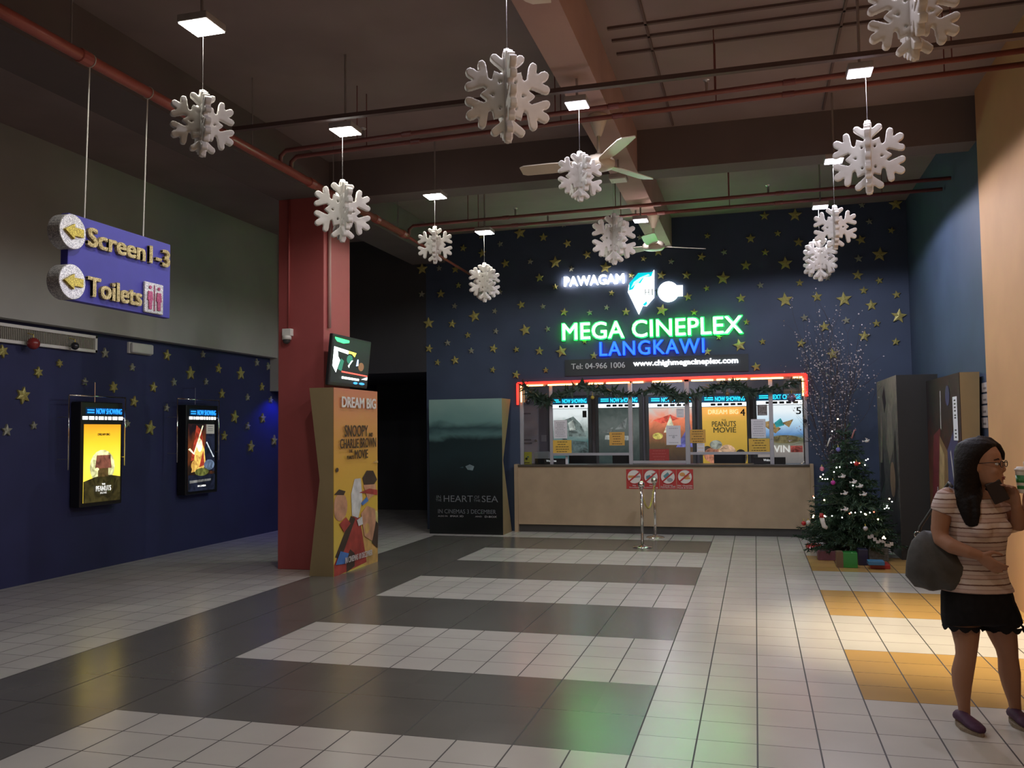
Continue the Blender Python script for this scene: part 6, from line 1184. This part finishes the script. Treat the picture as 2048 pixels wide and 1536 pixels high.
        for s in (-1, 1):
            g_.tube([hp(0.104, s * 0.034 + 0.024 * math.cos(k * PI / 8), 0.004 + 0.017 * math.sin(k * PI / 8)) for k in range(17)], 0.0022, 6, cap=False)
            g_.tube([hp(0.100, s * 0.058, 0.010), hp(0.06, s * 0.076, 0.012), hp(-0.01, s * 0.078, 0.006)], 0.002, 6)
        g_.tube([hp(0.106, -0.010, 0.010), hp(0.108, 0, 0.012), hp(0.106, 0.010, 0.010)], 0.002, 6); part(g_, 'glasses', M_BLACK, t, True, mirror)
    else:
        mb.rings([[hp(fo, 0, z) + HS * l * math.cos(2 * PI * k / 20) + HF * d * math.sin(2 * PI * k / 20) for k in range(20)] for z, fo, l, d in ((-0.06, -0.05, 0.068, 0.055), (0.0, -0.03, 0.080, 0.080), (0.05, -0.022, 0.083, 0.098), (0.09, -0.018, 0.070, 0.096), (0.125, -0.018, 0.046, 0.062), (0.142, -0.018, 0.012, 0.018))])
        skinned(mb, 'hair', M_HAIR, t, 0.007, 4, mirror)
    return t
wm = person('person', 'person with long black hair, striped knit top, black lace shorts and glasses, standing', WB, False, 'knit', M_SKIN, True)
def wl(x, y, z): return WB + Matrix.Rotation(WROT, 3, 'Z') @ Vector((x, y, z))
for lb, c, d in (('purple slip-on shoe on the foot nearer the camera', (-0.118, 0.012, 0.0), (0.118, -0.20, 0)), ('purple slip-on shoe on the foot nearer the tan wall', (0.140, 0.188, 0.0), (0.085, -0.20, 0))):
    up, so = shoe(None, c, d, M_PURP, M_SOLE); u = part(up, 'shoe', M_PURP, wm); so = part(so, 'sole', M_SOLE, wm, False); so.parent = u
# things carried: shoulder bag, phone
bag = thing('shoulder_bag', 'slouchy dark grey shoulder bag hanging at the hip of the person in shorts', 'bag', wl(-0.19, -0.03, 0.71)); bag.rotation_euler = (0, 0, WROT)
mb = MB(); rows = [(0.0, -0.00, 0.0, 0.075, 0.035, 0), (0.012, 0.0, 0.0, 0.120, 0.055, 0), (0.06, -0.004, 0.0, 0.150, 0.072, 0), (0.13, -0.008, 0.0, 0.150, 0.074, 0), (0.20, -0.012, 0.005, 0.128, 0.064, 0), (0.26, -0.018, 0.008, 0.095, 0.048, 0), (0.30, -0.025, 0.010, 0.060, 0.028, 0), (0.31, -0.025, 0.010, 0.03, 0.012, 0)]
loft(mb, rows, 0, 28); rr = random.Random(4)
for v in mb.v: v += Vector((0.006 * math.sin(v.z * 60 + v.x * 40), 0.010 * math.sin(v.x * 55 + v.z * 35), 0.004 * math.sin(v.x * 70)))
for v in mb.v: v.x += 0.0
OFF[bag.name] = Vector((0, 0, 0)); part(mb, 'pouch', mat('grey_leather', (0.055, 0.055, 0.052), 0.6, var=0.25, scale=14, bump=0.5), bag)
mb = MB(); pts = [(-0.10, 0.03, 0.24), (-0.075, 0.05, 0.33), (0.0, 0.055, 0.45), (0.045, 0.03, 0.53), (0.075, 0.0, 0.575), (0.09, -0.06, 0.56)]
for o in (-0.012, 0.012): mb.tube([(x, y + o * 0.5, z) for x, y, z in pts], 0.008, 8)
mb.tube([(0.09, -0.06, 0.56), (0.075, -0.10, 0.5), (0.06, -0.10, 0.42), (0.05, -0.075, 0.3), (0.045, -0.06, 0.22)], 0.009, 8) if False else None
part(mb, 'strap', mat('grey_leather_dark', (0.04, 0.04, 0.038), 0.55, var=0.2), bag); part(MB().tube([Vector((-0.088, 0.025, 0.29)) + Vector((math.cos(k * PI / 6) * 0.016, -0.02, math.sin(k * PI / 6) * 0.016)) for k in range(13)], 0.003, 6), 'ring', M_CHROME, bag)
ph = thing('phone', 'dark brown phone case held up near the chin of the person in shorts', 'phone', wl(0.135, -0.035, 1.19)); ph.rotation_euler = (0, math.radians(-24), WROT + math.radians(8)); OFF[ph.name] = Vector((0, 0, 0))
part(MB().box((-0.040, -0.007, 0.0), (0.040, 0.007, 0.115)), 'case', mat('dark_brown_case', (0.020, 0.011, 0.010), 0.5, var=0.1), ph, False, False, 0.006); part(MB().box((-0.036, 0.007, 0.006), (0.036, 0.0082, 0.109)), 'screen', M_BLACK, ph, False)
# second person beyond the photo edge, holding the cup
WB2 = wl(0.452, 0.06, 0)
p2 = person('person', 'person mostly out of frame at the tan wall, holding up a lidded cup', WB2, True, 'plain', M_SKIN2, False)
for c, d in (((-0.118, 0.012, 0.0), (0.118, -0.20, 0)), ((0.140, 0.188, 0.0), (0.085, -0.20, 0))):
    up, so = shoe(None, c, d, M_BLACK, M_BLACK, True); u = part(up, 'shoe', M_BLACK, p2, True, True); so = part(so, 'sole', M_SOLE, p2, False, True); so.parent = u
cp = thing('drink_cup', 'lidded drink cup, white above a green band, at the photo edge by the tan wall', 'cup', wl(0.238, 0.015, 1.235)); OFF[cp.name] = Vector((0, 0, 0))
MC = mat('cup_white', (0.72, 0.68, 0.58), 0.45, var=0.03); MCG = mat('cup_green', (0.03, 0.20, 0.045), 0.45, var=0.1)
part(MB().lathe((0, 0, 0), [(0.029, 0), (0.030, 0.002), (0.034, 0.045), (0.037, 0.085), (0.040, 0.118), (0.040, 0.12), (0.036, 0.118)], 28), 'cup_body', MC, cp)
part(MB().lathe((0, 0, 0), [(0.0322, 0.022), (0.0338, 0.036), (0.0342, 0.041), (0.0332, 0.036)], 28, cap=False), 'lower_band', MCG, cp); part(MB().lathe((0, 0, 0), [(0.0352, 0.056), (0.0384, 0.094), (0.0386, 0.095), (0.036, 0.06)], 28, cap=False), 'green_band', MCG, cp)
part(MB().lathe((0, 0, 0.118), [(0.042, 0), (0.043, 0.004), (0.041, 0.010), (0.034, 0.012), (0.032, 0.020), (0.005, 0.021)], 28), 'lid', MC, cp); part(MB().tube([(0.005, 0, 0.13), (0.004, 0, 0.165)], 0.004, 8), 'straw', MC, cp)
